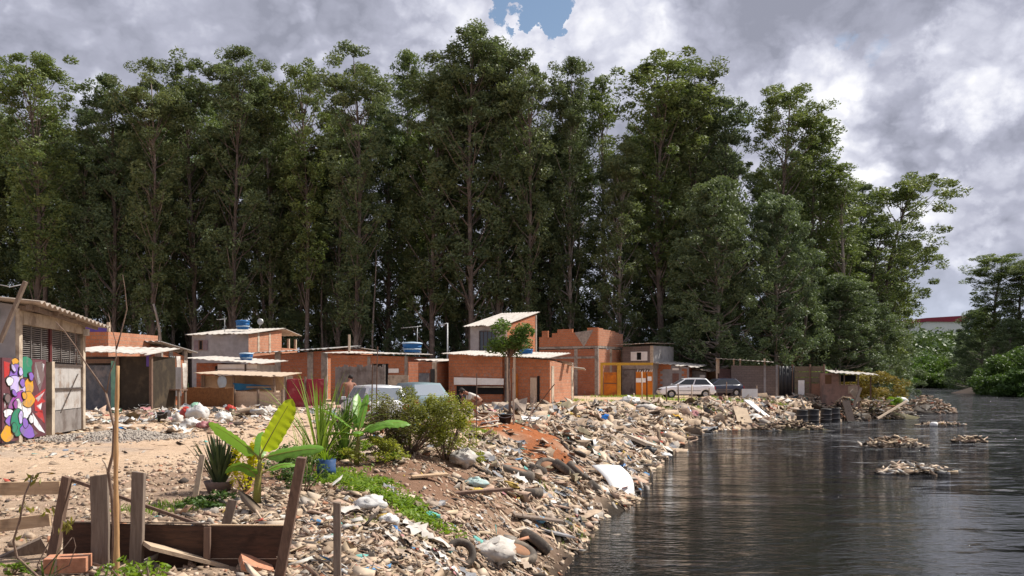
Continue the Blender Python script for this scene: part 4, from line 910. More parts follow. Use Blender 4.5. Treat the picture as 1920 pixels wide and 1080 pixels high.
# ---------------------------------------------------------------- people
def skin_obj(name, nodes, edges, mat_, parent, root=0, sub=1):
    me = bpy.data.meshes.new(name); me.from_pydata([n[0] for n in nodes], edges, [])
    o = bpy.data.objects.new(name, me); C.objects.link(o); o.parent = parent; me.materials.append(mat_)
    md = o.modifiers.new('skin', 'SKIN'); md.use_smooth_shade = True
    sk = me.skin_vertices[0].data if me.skin_vertices else None
    for i, n in enumerate(nodes):
        r = n[1]; sk[i].radius = r if hasattr(r, '__len__') else (r, r); sk[i].use_root = (i == root)
    o.modifiers.new('sub', 'SUBSURF').levels = sub; o.modifiers['sub'].render_levels = sub
    return o
def person(label, pos, rz, J, top, trousers, sleeves=True, shoes=True, hat=None):
    """J joints: pelvis chest neck head shL elL haL shR elR haR hipL knL anL hipR knR anR"""
    t = thing('person', label, 'person', pos, rz)
    V = {k: Vector(v) for k, v in J.items()}
    names = []; nodes = []; edges = []
    def add(k, p, r): names.append(k); nodes.append((p, r)); return len(nodes) - 1
    pe = add('pelvis', V['pelvis'], (.13, .10)); w_ = add('waist', V['pelvis'].lerp(V['chest'], .45), (.115, .09)); ch = add('chest', V['chest'], (.15, .11))
    ne = add('neck', V['neck'], .052); he0 = add('jaw', V['neck'].lerp(V['head'], .45), (.062, .068)); he = add('head', V['head'], (.080, .092)); tp = add('crown', V['head'] + (V['head'] - V['neck']).normalized() * .07, (.06, .07))
    edges += [(pe, w_), (w_, ch), (ch, ne), (ne, he0), (he0, he), (he, tp)]
    fw = Vector((0, -1, 0)) if 'face' not in J else Vector(J['face'])
    for s_ in 'LR':
        a = add('sh', V['sh' + s_], .058); b_ = add('el', V['el' + s_], .042); c_ = add('wr', V['el' + s_].lerp(V['ha' + s_], .88), .028); d_ = add('palm', V['ha' + s_], (.036, .018)); edges += [(ch, a), (a, b_), (b_, c_), (c_, d_)]
        dr = (V['ha' + s_] - V['el' + s_]).normalized(); sd_ = dr.cross(Vector((0, 0, 1))); sd_ = sd_.normalized() if sd_.length > .1 else Vector((1, 0, 0))
        for q, ln in ((-.03, .06), (-.01, .075), (.01, .07), (.03, .055)):
            k1 = add('fg', V['ha' + s_] + dr * (.03 + ln * .4) + sd_ * q, .009); k2 = add('ft', V['ha' + s_] + dr * (.03 + ln) + sd_ * q * 1.1 + Vector((0, 0, -.015)), .007); edges += [(d_, k1), (k1, k2)]
        k1 = add('th', V['ha' + s_] + dr * .0 + sd_ * -.045, .010); k2 = add('tt', V['ha' + s_] + dr * .035 + sd_ * -.06, .008); edges += [(d_, k1), (k1, k2)]
        a = add('hip', V['hip' + s_], .085); b_ = add('kn', V['kn' + s_], .056); c_ = add('an', V['an' + s_], .036); f_ = add('toe', V['an' + s_] + Vector((0, -.13, -.045)) if 'toe' not in J else V['an' + s_] + Vector(J['toe']), (.04, .022)); edges += [(pe, a), (a, b_), (b_, c_), (c_, f_)]
    skin_obj('body', nodes, edges, SKIN, t)
    if top:
        n2 = [(V['pelvis'].lerp(V['chest'], .1), (.145, .115)), (V['pelvis'].lerp(V['chest'], .5), (.135, .105)), (V['chest'], (.168, .125)), (V['chest'].lerp(V['neck'], .7), .075)]; e2 = [(0, 1), (1, 2), (2, 3)]
        for s_ in 'LR': k = len(n2); n2 += [(V['sh' + s_], .072), (V['sh' + s_].lerp(V['el' + s_], .7), .06)]; e2 += [(2, k), (k, k + 1)]
        skin_obj('shirt', n2, e2, top, t)
    n2 = [(V['pelvis'] + (V['chest'] - V['pelvis']) * .12, (.14, .115)), (V['pelvis'], (.15, .12))]; e2 = [(0, 1)]
    for s_ in 'LR': k = len(n2); n2 += [(V['hip' + s_], .10), (V['hip' + s_].lerp(V['kn' + s_], .85), .078)]; e2 += [(1, k), (k, k + 1)]
    skin_obj('shorts', n2, e2, trousers, t, 1)
    hb = MB(); up = (V['head'] - V['neck']).normalized(); c0 = V['head'] + up * .045 - fw * .025; hb.lump(c0, (.092, .10, .085), .05, 3, 0, True, 12); hb.build('hair', HAIR, t)
    fb = MB(); side = fw.cross(up).normalized()
    for q in (-.03, .03): fb.lump(V['head'] + fw * .086 + side * q + up * .01, (.010, .008, .008), 0, 1, 0)
    fb.build('eyes', HAIR, t)
    fb = MB(); fb.lump(V['head'] + fw * .098 - up * .02, (.012, .02, .02), 0, 1, 0); fb.build('nose', SKIN, t)
    fb = MB(); fb.lump(V['head'] + fw * .082 - up * .055, (.022, .008, .006), 0, 1, 0); fb.build('mouth', REDL, t)
    for q in (-.088, .088): fb = MB(); fb.lump(V['head'] + side * q, (.012, .018, .03), 0, 1, 0); fb.build('ear', SKIN, t)
    if hat: hb = MB(); hb.lathe([(.2, 0), (.11, .02), (.10, .09), (0, .11)], V['head'] + up * .07, 16); hb.build('hat', hat, t)
    return t
p = W(654, 790, 30); p.z = H(p.x, p.y)
person('shirtless person seen from behind with a forward hunched back beyond the wagon', p, R(15), dict(pelvis=(0, .05, .88), chest=(.02, .12, 1.22), neck=(.05, .20, 1.40), head=(.08, .27, 1.50), face=(.25, .93, -.25), shL=(-.19, .12, 1.32), elL=(-.27, .08, 1.05), haL=(-.22, .24, .85), shR=(.21, .14, 1.32), elR=(.30, .12, 1.08), haR=(.25, .32, .95),
       hipL=(-.1, .04, .82), knL=(-.11, 0, .46), anL=(-.12, .06, .08), hipR=(.1, .04, .82), knR=(.12, .02, .46), anR=(.13, .1, .08), toe=(.02, .13, -.045)), None, plain('dark_shorts', (.03, .04, .08)))
p = W(864, 778, 33.5); p.z = H(p.x, p.y)
person('person in a black top and blue shorts sitting beyond the yellow green bush', p, R(-8), dict(pelvis=(0, 0, .32), chest=(.02, -.06, .66), neck=(.03, -.08, .84), head=(.04, -.11, .96), shL=(-.17, -.05, .76), elL=(-.24, -.16, .52), haL=(-.12, -.36, .45), shR=(.20, -.06, .76), elR=(.27, -.18, .54), haR=(.16, -.38, .46),
       hipL=(-.1, -.04, .30), knL=(-.13, -.42, .44), anL=(-.14, -.50, .06), hipR=(.1, -.04, .30), knR=(.14, -.42, .44), anR=(.15, -.52, .06)), plain('black_top', (.02, .02, .022)), plain('blue_shorts', (.03, .07, .20)))
p = W(889, 792, 29.0); p.z = H(p.x, p.y)
person('person in a white shirt bending forward near the dirt mound', p, R(-75), dict(pelvis=(0, .22, .62), chest=(0, -.12, .80), neck=(0, -.27, .86), head=(0, -.38, .90), face=(0, -.75, -.66), shL=(-.17, -.15, .80), elL=(-.2, -.24, .52), haL=(-.12, -.40, .34), shR=(.17, -.15, .80), elR=(.2, -.26, .52), haR=(.12, -.44, .36),
       hipL=(-.1, .20, .58), knL=(-.13, -.02, .40), anL=(-.14, .16, .07), hipR=(.1, .20, .58), knR=(.13, -.04, .40), anR=(.14, .12, .07)), WCLOTH, plain('tan_shorts', (.30, .16, .10)))
# seat for the sitting person
q = W(864, 778, 33.5); b = MB(); b.box(-.25, .25, -.14, .2, 0, .2); o = b.build('wooden_crate', WD_G, None, (q.x, q.y, H(q.x, q.y)), R(-8), .01); setp(o, 'low wooden crate used as a seat under the sitting person', 'crate')

# ---------------------------------------------------------------- foreground timber
def stake(name, label, a, b_, w, h, mt, cat='stake', w2=None, group=None, bev=.004):
    m = MB(); a = Vector(a); b_ = Vector(b_); mid = (a + b_) / 2
    n = 5; d = (b_ - a); rr = random.Random(int(abs(a.x) * 991 + a.y * 77)); sd_ = d.cross(Vector((0, 1, 0))).normalized(); up = sd_.cross(d).normalized(); vs = []
    for i in range(n + 1):
        f = i / n; c_ = a + d * f + sd_ * rr.uniform(-.02, .02) * w; ww = (w + ((w2 or w) - w) * f) * rr.uniform(.98, 1.02)
        for x, y in ((-1, -1), (1, -1), (1, 1), (-1, 1)): vs.append(c_ + sd_ * (x * ww / 2) + up * (y * h / 2) + (d.normalized() * rr.uniform(-.12, .12) * w if i == n else Vector()))
    fs = [(i * 4 + k, i * 4 + (k + 1) % 4, (i + 1) * 4 + (k + 1) % 4, (i + 1) * 4 + k) for i in range(n) for k in range(4)] + [(3, 2, 1, 0), tuple(n * 4 + k for k in range(4))]
    vs = [v - a for v in vs]; m.add(vs, fs); o = m.build(name, mt, None, a, 0, bev); return setp(o, label, cat, group)
stake('fence_post', 'wide weathered plank post with two nail stains left of the bamboo pole', W(189, 1062, 6.75), W(187, 890, 6.75), .138, .035, WD_G, 'post')
stake('fence_post', 'narrower grey plank post right of the bamboo pole', W(256, 1066, 6.7), W(260, 885, 6.7), .098, .05, WD_G, 'post')
stake('fence_post', 'dark crooked post leaning right at the end of the tan boards', W(98, 1050, 6.95), W(126, 894, 6.95), .075, .07, WD_B, 'post', .06)
stake('fence_post', 'long wooden post leaning right over the end of the planter boards', W(523, 1085, 6.5), W(566, 858, 6.3), .078, .05, WD_B, 'post', .068)
stake('fence_stake', 'upright grey stake standing alone right of the leaning post', W(633, 1130, 6.2), W(632, 942, 6.2), .052, .04, WD_G)
stake('fence_stake', 'pale thin stake leaning beside the spiky potted plant', W(361, 962, 9.6), W(380, 853, 9.6), .06, .03, WD_P)
stake('fence_stake', 'short stake leaning right behind the planter boards', W(420, 1000, 7.9), W(437, 936, 7.9), .085, .03, WD_G)
stake('fence_stake', 'thin stake hidden behind the bamboo pole above the planter', W(222, 990, 7.3), W(221, 928, 7.3), .035, .03, WD_B)
t = thing('tan_board_rail', 'upper tan board of the rail at the bottom left corner', 'board', W(-60, 918, 7.0)); b = MB(); a0, a1 = W(-60, 917, 7.0), W(114, 913, 7.0); b.beam((0, 0, 0), a1 - a0, .04, .105); b.build('board', WD_T, t)
t = thing('tan_board_rail', 'lower tan board of the rail, sloping up to the crooked post', 'board', W(-60, 993, 7.0)); b = MB(); a0, a1 = W(-60, 993, 7.0), W(95, 974, 7.0); b.beam((0, 0, 0), a1 - a0, .04, .10); b.build('board', WD_T, t)
t = thing('fallen_board', 'brown board lying aslant at the foot of the crooked post', 'board', W(-30, 1075, 6.9)); b = MB(); b.beam((0, 0, 0), W(84, 1022, 7.1) - W(-30, 1075, 6.9), .04, .16, up=(0, -.4, 1)); b.build('board', WD_G, t)
a0, a1 = W(118, 1024, 6.85), W(392, 1024, 6.85)
t = thing('planter_board', 'long dark board edging the planter between the fence posts', 'board', a0); b = MB(); L = a1.x - a0.x; b.box(0, L, 0, .035, -.19, 0, 0, (.185, .16, .16, .185)); b.build('board', WD_D, t); b = MB(); b.box(0, L, .002, .033, .186, 0, 0, (.198, .173, .173, .198)); b.build('sawn_edge', WD_G, t)
a2, a3 = W(395, 1024, 6.85), W(538, 1024, 6.85)
t = thing('planter_board', 'short dark board edging the planter beside the leaning post', 'board', a2); b = MB(); L2 = a3.x - a2.x; b.box(0, L2, 0, .035, -.19, 0, 0, (.160, .155, .155, .160)); b.build('board', WD_D, t); b = MB(); b.box(0, L2, .002, .033, .161, 0, 0, (.172, .167, .167, .172)); b.build('sawn_edge', WD_T, t)
b = MB(); b.beam((-.01, 0, -.1), (L2 * .9, 0, -.1), .004, .004); b.v = [(x, y - .004, z) for x, y, z in b.v]; b.build('pale_scratch', WD_P, t)
stake('joint_post', 'thin dark upright covering the joint of the two planter boards', W(388, 1062, 6.8), W(389, 988, 6.8), .052, .03, WD_B, 'post')
stake('diagonal_rod', 'thin rusty rod slanting down from the crooked post to the planter', W(124, 896, 6.98), W(380, 986, 6.9), .026, .026, WD_B, 'rod', bev=.002)
b = MB(); pts = [W(218, 1095, 6.3), W(219, 1000, 6.3), W(217, 900, 6.31), W(218, 800, 6.33), W(221, 686, 6.36)]; P_ = []; Rr = []
for i in range(4):
    for k in range(4):
        f = k / 4; P_.append(pts[i].lerp(pts[i + 1], f)); Rr.append((.022 - .0022 * (i + f)) * (1.22 if k == 2 else 1))
P_.append(pts[-1]); Rr.append(.013); q0 = P_[0].copy(); b.tube([v - q0 for v in P_], Rr, 8); setp(b.build('bamboo_pole', BAMB, None, q0), 'orange brown bamboo pole standing upright in the left foreground', 'pole')
t = thing('bare_sapling', 'bare forked sapling twisting beside the bamboo pole', 'sapling', W(212, 1090, 6.45)); o0 = W(212, 1090, 6.45)
def tw(pts, r0, r1, d, name, mt=TWIG, par=None, o0=None, seg=6):
    b = MB(); P = [W(x, y, d + .03 * math.sin(i)) - o0 for i, (x, y) in enumerate(pts)]; b.tube(P, [r0 + (r1 - r0) * i / (len(P) - 1) for i in range(len(P))], seg); return b.build(name, mt, par)
tw([(212, 1090), (214, 1000), (210, 930), (203, 885), (212, 850), (214, 800), (204, 760), (198, 735)], .016, .008, 6.45, 'trunk', TWIG, t, o0)
tw([(198, 735), (180, 708), (160, 680), (142, 650), (120, 620), (104, 603)], .007, .003, 6.45, 'branch', TWIG, t, o0)
tw([(200, 738), (206, 700), (218, 670), (217, 640), (208, 610), (203, 585)], .005, .002, 6.45, 'branch', TWIG, t, o0)
tw([(218, 655), (228, 620), (238, 580), (234, 540), (230, 515)], .006, .002, 6.45, 'branch', TWIG, t, o0)
tw([(203, 885), (198, 870), (192, 862)], .012, .006, 6.45, 'branch', WD_P, t, o0)

# ---------------------------------------------------------------- things lying about
def tyre(px, py, r, label, tilt=(0, 0), dz=0, wd_=.16, filled=True):
    p = hit(px, py); t = thing('old_tyre', label, 'tyre', p + Vector((0, 0, dz)), 0, 'old tyres on the river bank'); t.rotation_euler = (tilt[0], tilt[1], random.uniform(0, 3))
    w2 = wd_ / 2; b = MB(); prof = [(r * .60, -w2 * .7), (r * .78, -w2), (r * .93, -w2 * .9), (r, -w2 * .5), (r * 1.01, 0), (r, w2 * .5), (r * .93, w2 * .9), (r * .78, w2), (r * .60, w2 * .7), (r * .56, w2 * .3), (r * .80, 0), (r * .56, -w2 * .3), (r * .60, -w2 * .7)]
    b.lathe(prof, (0, 0, w2 * .6), 32); b.build('tyre_ring', TYRE, t)
    if filled:
        b = MB(); b.lathe([(r * .7, -w2 * .2), (r * .62, w2 * .9), (r * .35, w2 * 1.3), (0, w2 * 1.2)], (0, 0, w2 * .3), 14); b.build('soil_fill', plain('tyre_soil', (.30, .15, .08), (.22, .12, .07), 9) if 'tyre_soil' not in bpy.data.materials else bpy.data.materials['tyre_soil'], t)
    return t
tyre(968, 900, .37, 'large worn tyre lying tilted, biggest in the bank', (R(12), R(8)), .08, .2)
tyre(985, 924, .34, 'tyre half buried directly under the large worn tyre', (R(-4), R(4)), -.05, .18)
tyre(1004, 886, .24, 'small tyre wedged right behind the large worn tyre', (R(20), R(10)), 0)
tyre(1026, 882, .30, 'leftmost tyre of the upright row above the white panel', (R(35), 0), 0, .2)
tyre(1054, 884, .30, 'middle tyre of the row left of the white panel', (R(40), R(8)), 0, .2)
tyre(1079, 888, .30, 'rightmost tyre of the row, nearest the white panel', (R(38), R(14)), 0, .2)
tyre(969, 1042, .27, 'muddy tyre lying flat low on the near bank', (R(16), R(18)), 0)
tyre(1000, 1025, .26, 'tyre standing tilted right above the muddy flat one', (R(35), R(25)), .02)
tyre(862, 1043, .18, 'small dark tyre poking out of the nearest rubble', (R(60), R(10)), 0, .12, False)
tyre(1114, 914, .26, 'black tyre half sunk at the water beside the white panel', (R(50), R(30)), -.1, .18, False)
# white panel sliding into the river
t = thing('curved_white_panel', 'large curved white plastic panel sliding into the water', 'panel', hit(1150, 905)); o0 = t.location.copy()
c0, c1, c2, c3 = W(1110, 872, 20.8), W(1163, 873, 21.3), W(1189, 932, 20.6), W(1152, 944, 20.0)
b = MB(); n = 8; vs = []
for j in range(n + 1):
    for i in range(5):
        u, v_ = i / 4, j / n; q = (c0.lerp(c1, u)).lerp(c3.lerp(c2, u), v_); q = q + Vector((.12 * math.sin(v_ * math.pi) , -.05 * math.sin(v_ * math.pi), .06 * math.sin(v_ * math.pi) + .02 * math.sin(u * math.pi))); vs.append(q - o0)
b.add(vs, [(j * 5 + i, (j + 1) * 5 + i, (j + 1) * 5 + i + 1, j * 5 + i + 1) for j in range(n) for i in range(4)], 0, True)
o = b.build('plastic_skin', WHITE, t); o.modifiers.new('solid', 'SOLIDIFY').thickness = .03
# other panels
def slab(name, label, cat, px, py, sx, sy, th, mt, rz, tx=0, ty=0, dz=.03):
    p = hit(px, py); b = MB(); rr = random.Random(px); j = lambda: rr.uniform(-.06, .06)
    q = [(-sx / 2 + j() * sx, -sy / 2 + j() * sy), (sx / 2 + j() * sx, -sy / 2 + j() * sy), (sx / 2 + j() * sx, sy / 2 + j() * sy), (-sx / 2 + j() * sx, sy / 2 + j() * sy)]
    b.hexa([(x, y, 0) for x, y in q] + [(x, y, th) for x, y in q]); o = b.build(name, mt, None, p + Vector((0, 0, dz)), rz); o.rotation_euler = (R(tx), R(ty), rz); return setp(o, label, cat)
slab('pale_sheet', 'pale flat sheet lying by the sapling trunk above the red dirt', 'sheet', 990, 790, 1.1, .8, .03, WHITE, .3, 8, 6, .08)
slab('grey_plank', 'long grey plank sloping towards the water on the near bank', 'plank', 1010, 985, .16, 1.5, .03, WD_G, R(-38), -12, 14, .1)
slab('grey_plank', 'wide grey plank ending in the water at the bank foot', 'plank', 1048, 1015, .22, .9, .03, STUC, R(-32), -14, 12, .1)
slab('brown_plank', 'brown plank lying diagonal below the dug soil', 'plank', 885, 935, .08, 1.5, .04, WD_B, R(-60), 0, 6, .08)
slab('pale_plank', 'short pale plank on the dug soil slope', 'plank', 805, 900, .12, .6, .03, WD_T, R(-55), 0, 5, .05)
slab('tan_board', 'tan board lying bottom left in front of the planter', 'board', 345, 1068, .6, .2, .03, TANW, .5, 0, 20, .1)
slab('brick_block', 'orange hollow brick lying at the foot of the planter board', 'brick', 125, 1074, .3, .18, .12, BRKL, .2, 0, 0, 0)
slab('brick_block', 'broken orange brick in the rubble at the bottom edge', 'brick', 475, 1075, .26, .2, .06, BRKL, .5, 15, 20, .03)
slab('green_white_plank', 'green and white plank leaning down the far bank to the water', 'plank', 1425, 780, .55, 3.2, .08, WHITE, R(25), 25, 10, .25)
slab('yellow_board', 'yellow board standing against the far bank left of the green plank', 'board', 1392, 788, .9, 1.6, .06, TANW, R(5), 35, 5, .25)
slab('pale_slab', 'pale concrete slab lying tilted on the far bank by the water', 'slab', 1206, 838, .9, 1.5, .12, CONCL, R(-35), -10, 20, .12)
t = thing('upright_white_board', 'white rectangular board standing on the lane right of the cars', 'board', W(1406, 742, 58)); t.location.z = H(t.location.x, 58); b = MB(); b.box(-.53, .53, 0, .05, -.02, .72); b.build('board', WHITE, t)
for x in (-.5, .5): b = MB(); b.box(x - .03, x + .03, .052, .10, -.1, .95 if x > 0 else .7); b.build('leg', WD_P, t)
# bucket and plastic drum plant pot
p = hit(612, 902); t = thing('drum_planter', 'cut blue plastic drum used as a planter with a small yellow green plant', 'planter', p); b = MB()
b.lathe([(0, .0), (.125, 0), (.135, .02), (.13, .12), (.136, .13), (.136, .16), (.13, .17), (.135, .30), (.128, .305), (.122, .28), (0, .27)], seg=22); b.build('drum', BLUE2, t)
def bucket(px, py, r, h, label):
    p = hit(px, py); t = thing('black_bucket', label, 'bucket', p, 0, None); b = MB(); b.lathe([(0, 0), (r * .78, 0), (r, h), (r * 1.07, h), (r * 1.07, h - .03), (r * .95, h - .02), (r * .75, .03), (0, .03)], seg=20); b.build('bucket_body', BLKP, t)
    b = MB(); b.tube([(r * math.cos(a), 0, h + .0 - r * .5 * math.sin(a)) for a in [math.pi * k / 8 for k in range(9)]], .008, 5); b.v = [(x, y - r * 1.03, z) for x, y, z in b.v]; b.build('handle', STEEL, t)
bucket(304, 792, .17, .34, 'black bucket standing on the dirt left of the rubbish bags')
bucket(272, 770, .2, .28, 'wide black tub near the brown tarp lean-to'); bucket(947, 793, .2, .25, 'black pot standing at the foot of the young tree')
# barrels
def barrel(px, py, d, label, tilt=0):
    p = W(px, py, d); p.z = -1.62; t = thing('oil_barrel', label, 'barrel', p, 0, 'black barrels at the foot of the far bank'); t.rotation_euler = (R(tilt), R(tilt * .5), 0)
    b = MB(); r = .34; prof = [(0, 0), (r, 0), (r * 1.04, .02), (r, .04)]
    for z in (.36, .70): prof += [(r, z - .04), (r * 1.05, z), (r, z + .04)]
    prof += [(r, 1.0), (r * 1.04, 1.03), (r * .97, 1.05), (0, 1.03)]; b.lathe(prof, seg=20); b.build('barrel_body', BLKP, t)
    for z in (.36, .70): b = MB(); b.lathe([(r * 1.055, z - .02), (r * 1.07, z), (r * 1.055, z + .02)], seg=20); b.build('rim_band', GMETD, t)
barrel(1504, 792, 53.5, 'leftmost black barrel standing at the water edge'); barrel(1525, 792, 54.3, 'second black barrel from the left at the water edge')
barrel(1548, 790, 55.5, 'third black barrel, behind tangled sticks', 3); barrel(1566, 788, 56.5, 'rightmost black barrel beside the tilted boards', -4)
stake('tilted_board', 'grey board leaning against the debris right of the barrels', W(1596, 790, 57), W(1586, 752, 57.5), .5, .06, WD_G, 'board'); stake('tilted_board', 'pale broken board standing at the pink shack foot', W(1612, 752, 58.5), W(1596, 732, 58), .3, .06, WD_P, 'board')
stake('driftwood_pole', 'forked grey driftwood pole leaning below the pink shack', W(1600, 765, 57.5), W(1614, 727, 58), .16, .14, WD_G, 'pole')
stake('driftwood_pole', 'long bare pole lying over the debris right of the pink shack', W(1645, 785, 58.5), W(1700, 752, 61), .13, .12, WD_P, 'pole')
# rubbish bags
def bag(name, label, px, py, r, mt, seed, sq=.7, group='rubbish bags on the dirt'):
    p = hit(px, py); b = MB(); b.lump((0, 0, r * sq * .7), (r, r * .8, r * sq), .30, seed, 0, True, 22); b.tube([(0, 0, r * sq * 1.3), (r * .1, 0, r * sq * 1.7)], [r * .16, r * .3], 7)
    o = b.build(name, mt, None, p, seed); setp(o, label, 'rubbish bag', group); return o
RBAG = plain('red_bag', (.50, .05, .03), (.38, .04, .03), 4, .4, .4, .04); GBAG = plain('green_bag', (.25, .42, .30), (.18, .34, .25), 4, .4, .4, .04); PBAG = plain('maroon_mesh_bag', (.30, .10, .11), (.42, .25, .25), 8, .7)
bag('rubbish_bag', 'bulging white plastic bag, tallest of the rubbish heap', 372, 788, .38, PWHITE, 3, .8); bag('rubbish_bag', 'bright red bag leaning on the white rubbish bags', 350, 786, .27, RBAG, 5, .9)
bag('rubbish_bag', 'round dirty white sack at the left of the heap', 333, 794, .22, WCLOTH, 8, .8); bag('rubbish_bag', 'flattened white bag spilling towards the dirt road', 357, 801, .30, PWHITE, 9, .5)
bag('rubbish_bag', 'pale green bag behind the tall white one', 366, 772, .28, GBAG, 11, .8); bag('rubbish_bag', 'maroon mesh bag in front of the rubbish heap', 381, 803, .17, PBAG, 13, .7); bag('rubbish_bag', 'second maroon mesh bag, nearest the banana leaf', 396, 803, .17, PBAG, 14, .7)
bag('rubbish_bag', 'pale crumpled bag just above the drooping banana leaf', 420, 790, .30, PWHITE, 17, .6); bag('rubbish_bag', 'orange red bag among rubbish behind the banana plant', 432, 772, .22, RBAG, 19, .7)
bag('cement_sack', 'long whitish sack lying at the foot of the round bush', 868, 872, .30, WCLOTH, 21, .5, None); bag('white_bag', 'crumpled white bag lying in the green ground cover', 694, 958, .17, PWHITE, 22, .55, None)
bag('teal_bag', 'teal plastic bag on the near rubble below the ground cover', 808, 975, .11, plain('teal_plastic', (.12, .45, .36), (.10, .36, .30), 5, .4), 23, .45, None)
bag('white_lump', 'white lump with a dark rim on the near rubble', 730, 984, .12, PWHITE, 24, .5, None); bag('blue_bag', 'vivid blue plastic bag high on the far rubble slope', 1138, 792, .32, plain('blue_bag_plastic', (.02, .17, .55), (.02, .12, .42), 5, .35), 25, .6, None)
bag('yellow_rag', 'yellow rag among stones below the large tyre', 896, 926, .12, plain('yellow_rag', (.62, .45, .10), (.5, .36, .1), 6), 26, .45, None); bag('torn_cloth', 'teal striped cloth draped down the near slope', 893, 912, .24, plain('teal_cloth', (.35, .50, .48), (.45, .48, .44), 14), 27, .3, None)
bag('blue_jug', 'small light blue jug on the slope left of the water', 1012, 980, .09, plain('light_blue_plastic', (.18, .42, .62), (.15, .35, .52)), 28, .7, None); bag('white_sack', 'big pale sack among rocks at the bottom of the near bank', 930, 1050, .28, WCLOTH, 29, .5, None)
bag('white_sack', 'long white cloth bundle right of the large tyre on the slope', 905, 862, .22, WCLOTH, 31, .4, None); bag('black_bag', 'shiny black bag at the waterline of the far bank', 1218, 853, .30, BLKP, 33, .6, None); bag('white_foam', 'white foam piece floating at the waterline point', 1245, 858, .28, PWHITE, 34, .4, None)
bag('white_sack', 'white plastic bundle spread on top of the far rubble slope', 1180, 760, .7, PWHITE, 37, .4, None); bag('white_sack', 'second white plastic bundle lower on the far slope', 1212, 772, .6, WCLOTH, 38, .4, None)
# thin posts along the lane
lane = [(1189, 737, 750, 'pale thin lane post left of the notice gate', WD_P), (1204, 697, 750, 'pale lane post before the notice gate', WD_P), (1213, 698, 750, 'dark lane post right of the pale one by the notice gate', WD_D), (1226, 738, 752, 'short thin lane post by the white car bonnet', WD_B), (1250, 725, 752, 'thin lane post at the white car front wheel', WD_G), (1272, 720, 753, 'thin lane post at the white car door', WD_G), (1297, 722, 754, 'thin lane post behind the white car door', WD_P), (1329, 728, 753, 'lane post at the white car tail', WD_G), (1362, 716, 748, 'brown lane post in the grass by the dark car', WD_B)]
for px, y0, y1, lb, mt in lane:
    p = hit(px, y1 + 1); zt = EYE + (HOR - y0) / F * p.y; m = MB(); m.tube([(0, 0, -.1), (random.uniform(-.03, .03), 0, zt - p.z)], [.045, .04], 7); setp(m.build('lane_post', mt, None, p), lb, 'post', 'thin posts along the dirt lane')
for px, y0, y1, d, lb in ((1036, 700, 752, 50, 'white notice post'),): pass

# ---------------------------------------------------------------- rubble, litter, grass
PAL = [('tan_rubble', (.50, .375, .265), 10), ('pinkish_rubble', (.49, .34, .25), 5), ('cream_rubble', (.58, .465, .35), 4), ('grey_rubble', (.38, .33, .28), 3.5), ('brown_rubble', (.29, .21, .145), 7), ('dark_scrap', (.07, .055, .045), 2.6),
       ('brick_scrap', (.45, .22, .13), .8), ('white_scrap', (.60, .57, .52), .9), ('blue_scrap', (.10, .24, .42), .12), ('teal_scrap', (.16, .42, .37), .14), ('yellow_scrap', (.52, .36, .09), .2), ('red_scrap', (.42, .08, .05), .12), ('pale_wood_scrap', (.52, .40, .27), 1.8)]
PM = [plain(n, c, tuple(x * .70 for x in c), 9, .9, .12, .008) for n, c, _ in PAL]; PW = np.array([p[2] for p in PAL]); PW = PW / PW.sum()
def scatter(n, x0, x1, y0, y1, dens):
    xs, ys = [], []; tot = 0
    while tot < n:
        x = rng.uniform(x0, x1, 60000); y = y0 * (y1 / y0) ** rng.uniform(0, 1, 60000)
        k = rng.uniform(0, 1, 60000) < dens(x, y); xs.append(x[k]); ys.append(y[k]); tot += k.sum()
        if k.sum() == 0: break
    return np.concatenate(xs)[:n], np.concatenate(ys)[:n]
def frames(x, y, jit, align=True):
    e = .15; z = Hn(x, y); dx = (Hn(x + e, y) - Hn(x - e, y)) / (2 * e); dy = (Hn(x, y + e) - Hn(x, y - e)) / (2 * e)
    N = np.stack([-dx, -dy, np.ones_like(dx)], 1); N += rng.normal(0, jit, N.shape); N /= np.linalg.norm(N, axis=1)[:, None]
    e2 = .8; gx_ = -(sdist(x + e2, y) - sdist(x - e2, y)); gy_ = -(sdist(x, y + e2) - sdist(x, y - e2)); a = np.arctan2(gy_, gx_) + rng.normal(0, .42 if align else 3, len(x))
    T = np.stack([np.cos(a), np.sin(a), np.zeros_like(a)], 1); T -= N * (T * N).sum(1)[:, None]; T /= np.linalg.norm(T, axis=1)[:, None]
    return z, T, np.cross(N, T), N
CUBE = np.array([(-1, -1, -1), (1, -1, -1), (1, 1, -1), (-1, 1, -1), (-1, -1, 1), (1, -1, 1), (1, 1, 1), (-1, 1, 1)], float) / 2
CF = np.array([(3, 2, 1, 0), (4, 5, 6, 7), (0, 1, 5, 4), (1, 2, 6, 5), (2, 3, 7, 6), (3, 0, 4, 7)])
def chunks(name, x, y, size, asp, jit=.25, tilt=.35, w=None, label=None, lift=.25, cat='rubble', align=True):
    n = len(x); size = np.minimum(size, np.clip(y * .016, .14, .62)); z, T, S, N = frames(x, y, tilt, align); P = CUBE[None] * asp[:, None, :] * size[:, None, None]
    P = P + rng.normal(0, 1, (n, 8, 3)) * (asp[:, None, :] * size[:, None, None]) * jit * np.array([.6, .8, 1]) * .5
    c = np.stack([x, y, z], 1) + N * (size * asp[:, 2] * lift)[:, None]
    V = c[:, None] + P[..., 0:1] * T[:, None] + P[..., 1:2] * S[:, None] + P[..., 2:3] * N[:, None]
    Fs = (np.arange(n)[:, None, None] * 8 + CF[None]).reshape(-1, 4); mi = np.repeat(rng.choice(len(PAL), n, p=PW if w is None else w), 6)
    return setp(npmesh(name, V.reshape(-1, 3), Fs, PM, mi), label, cat, None, 'stuff')
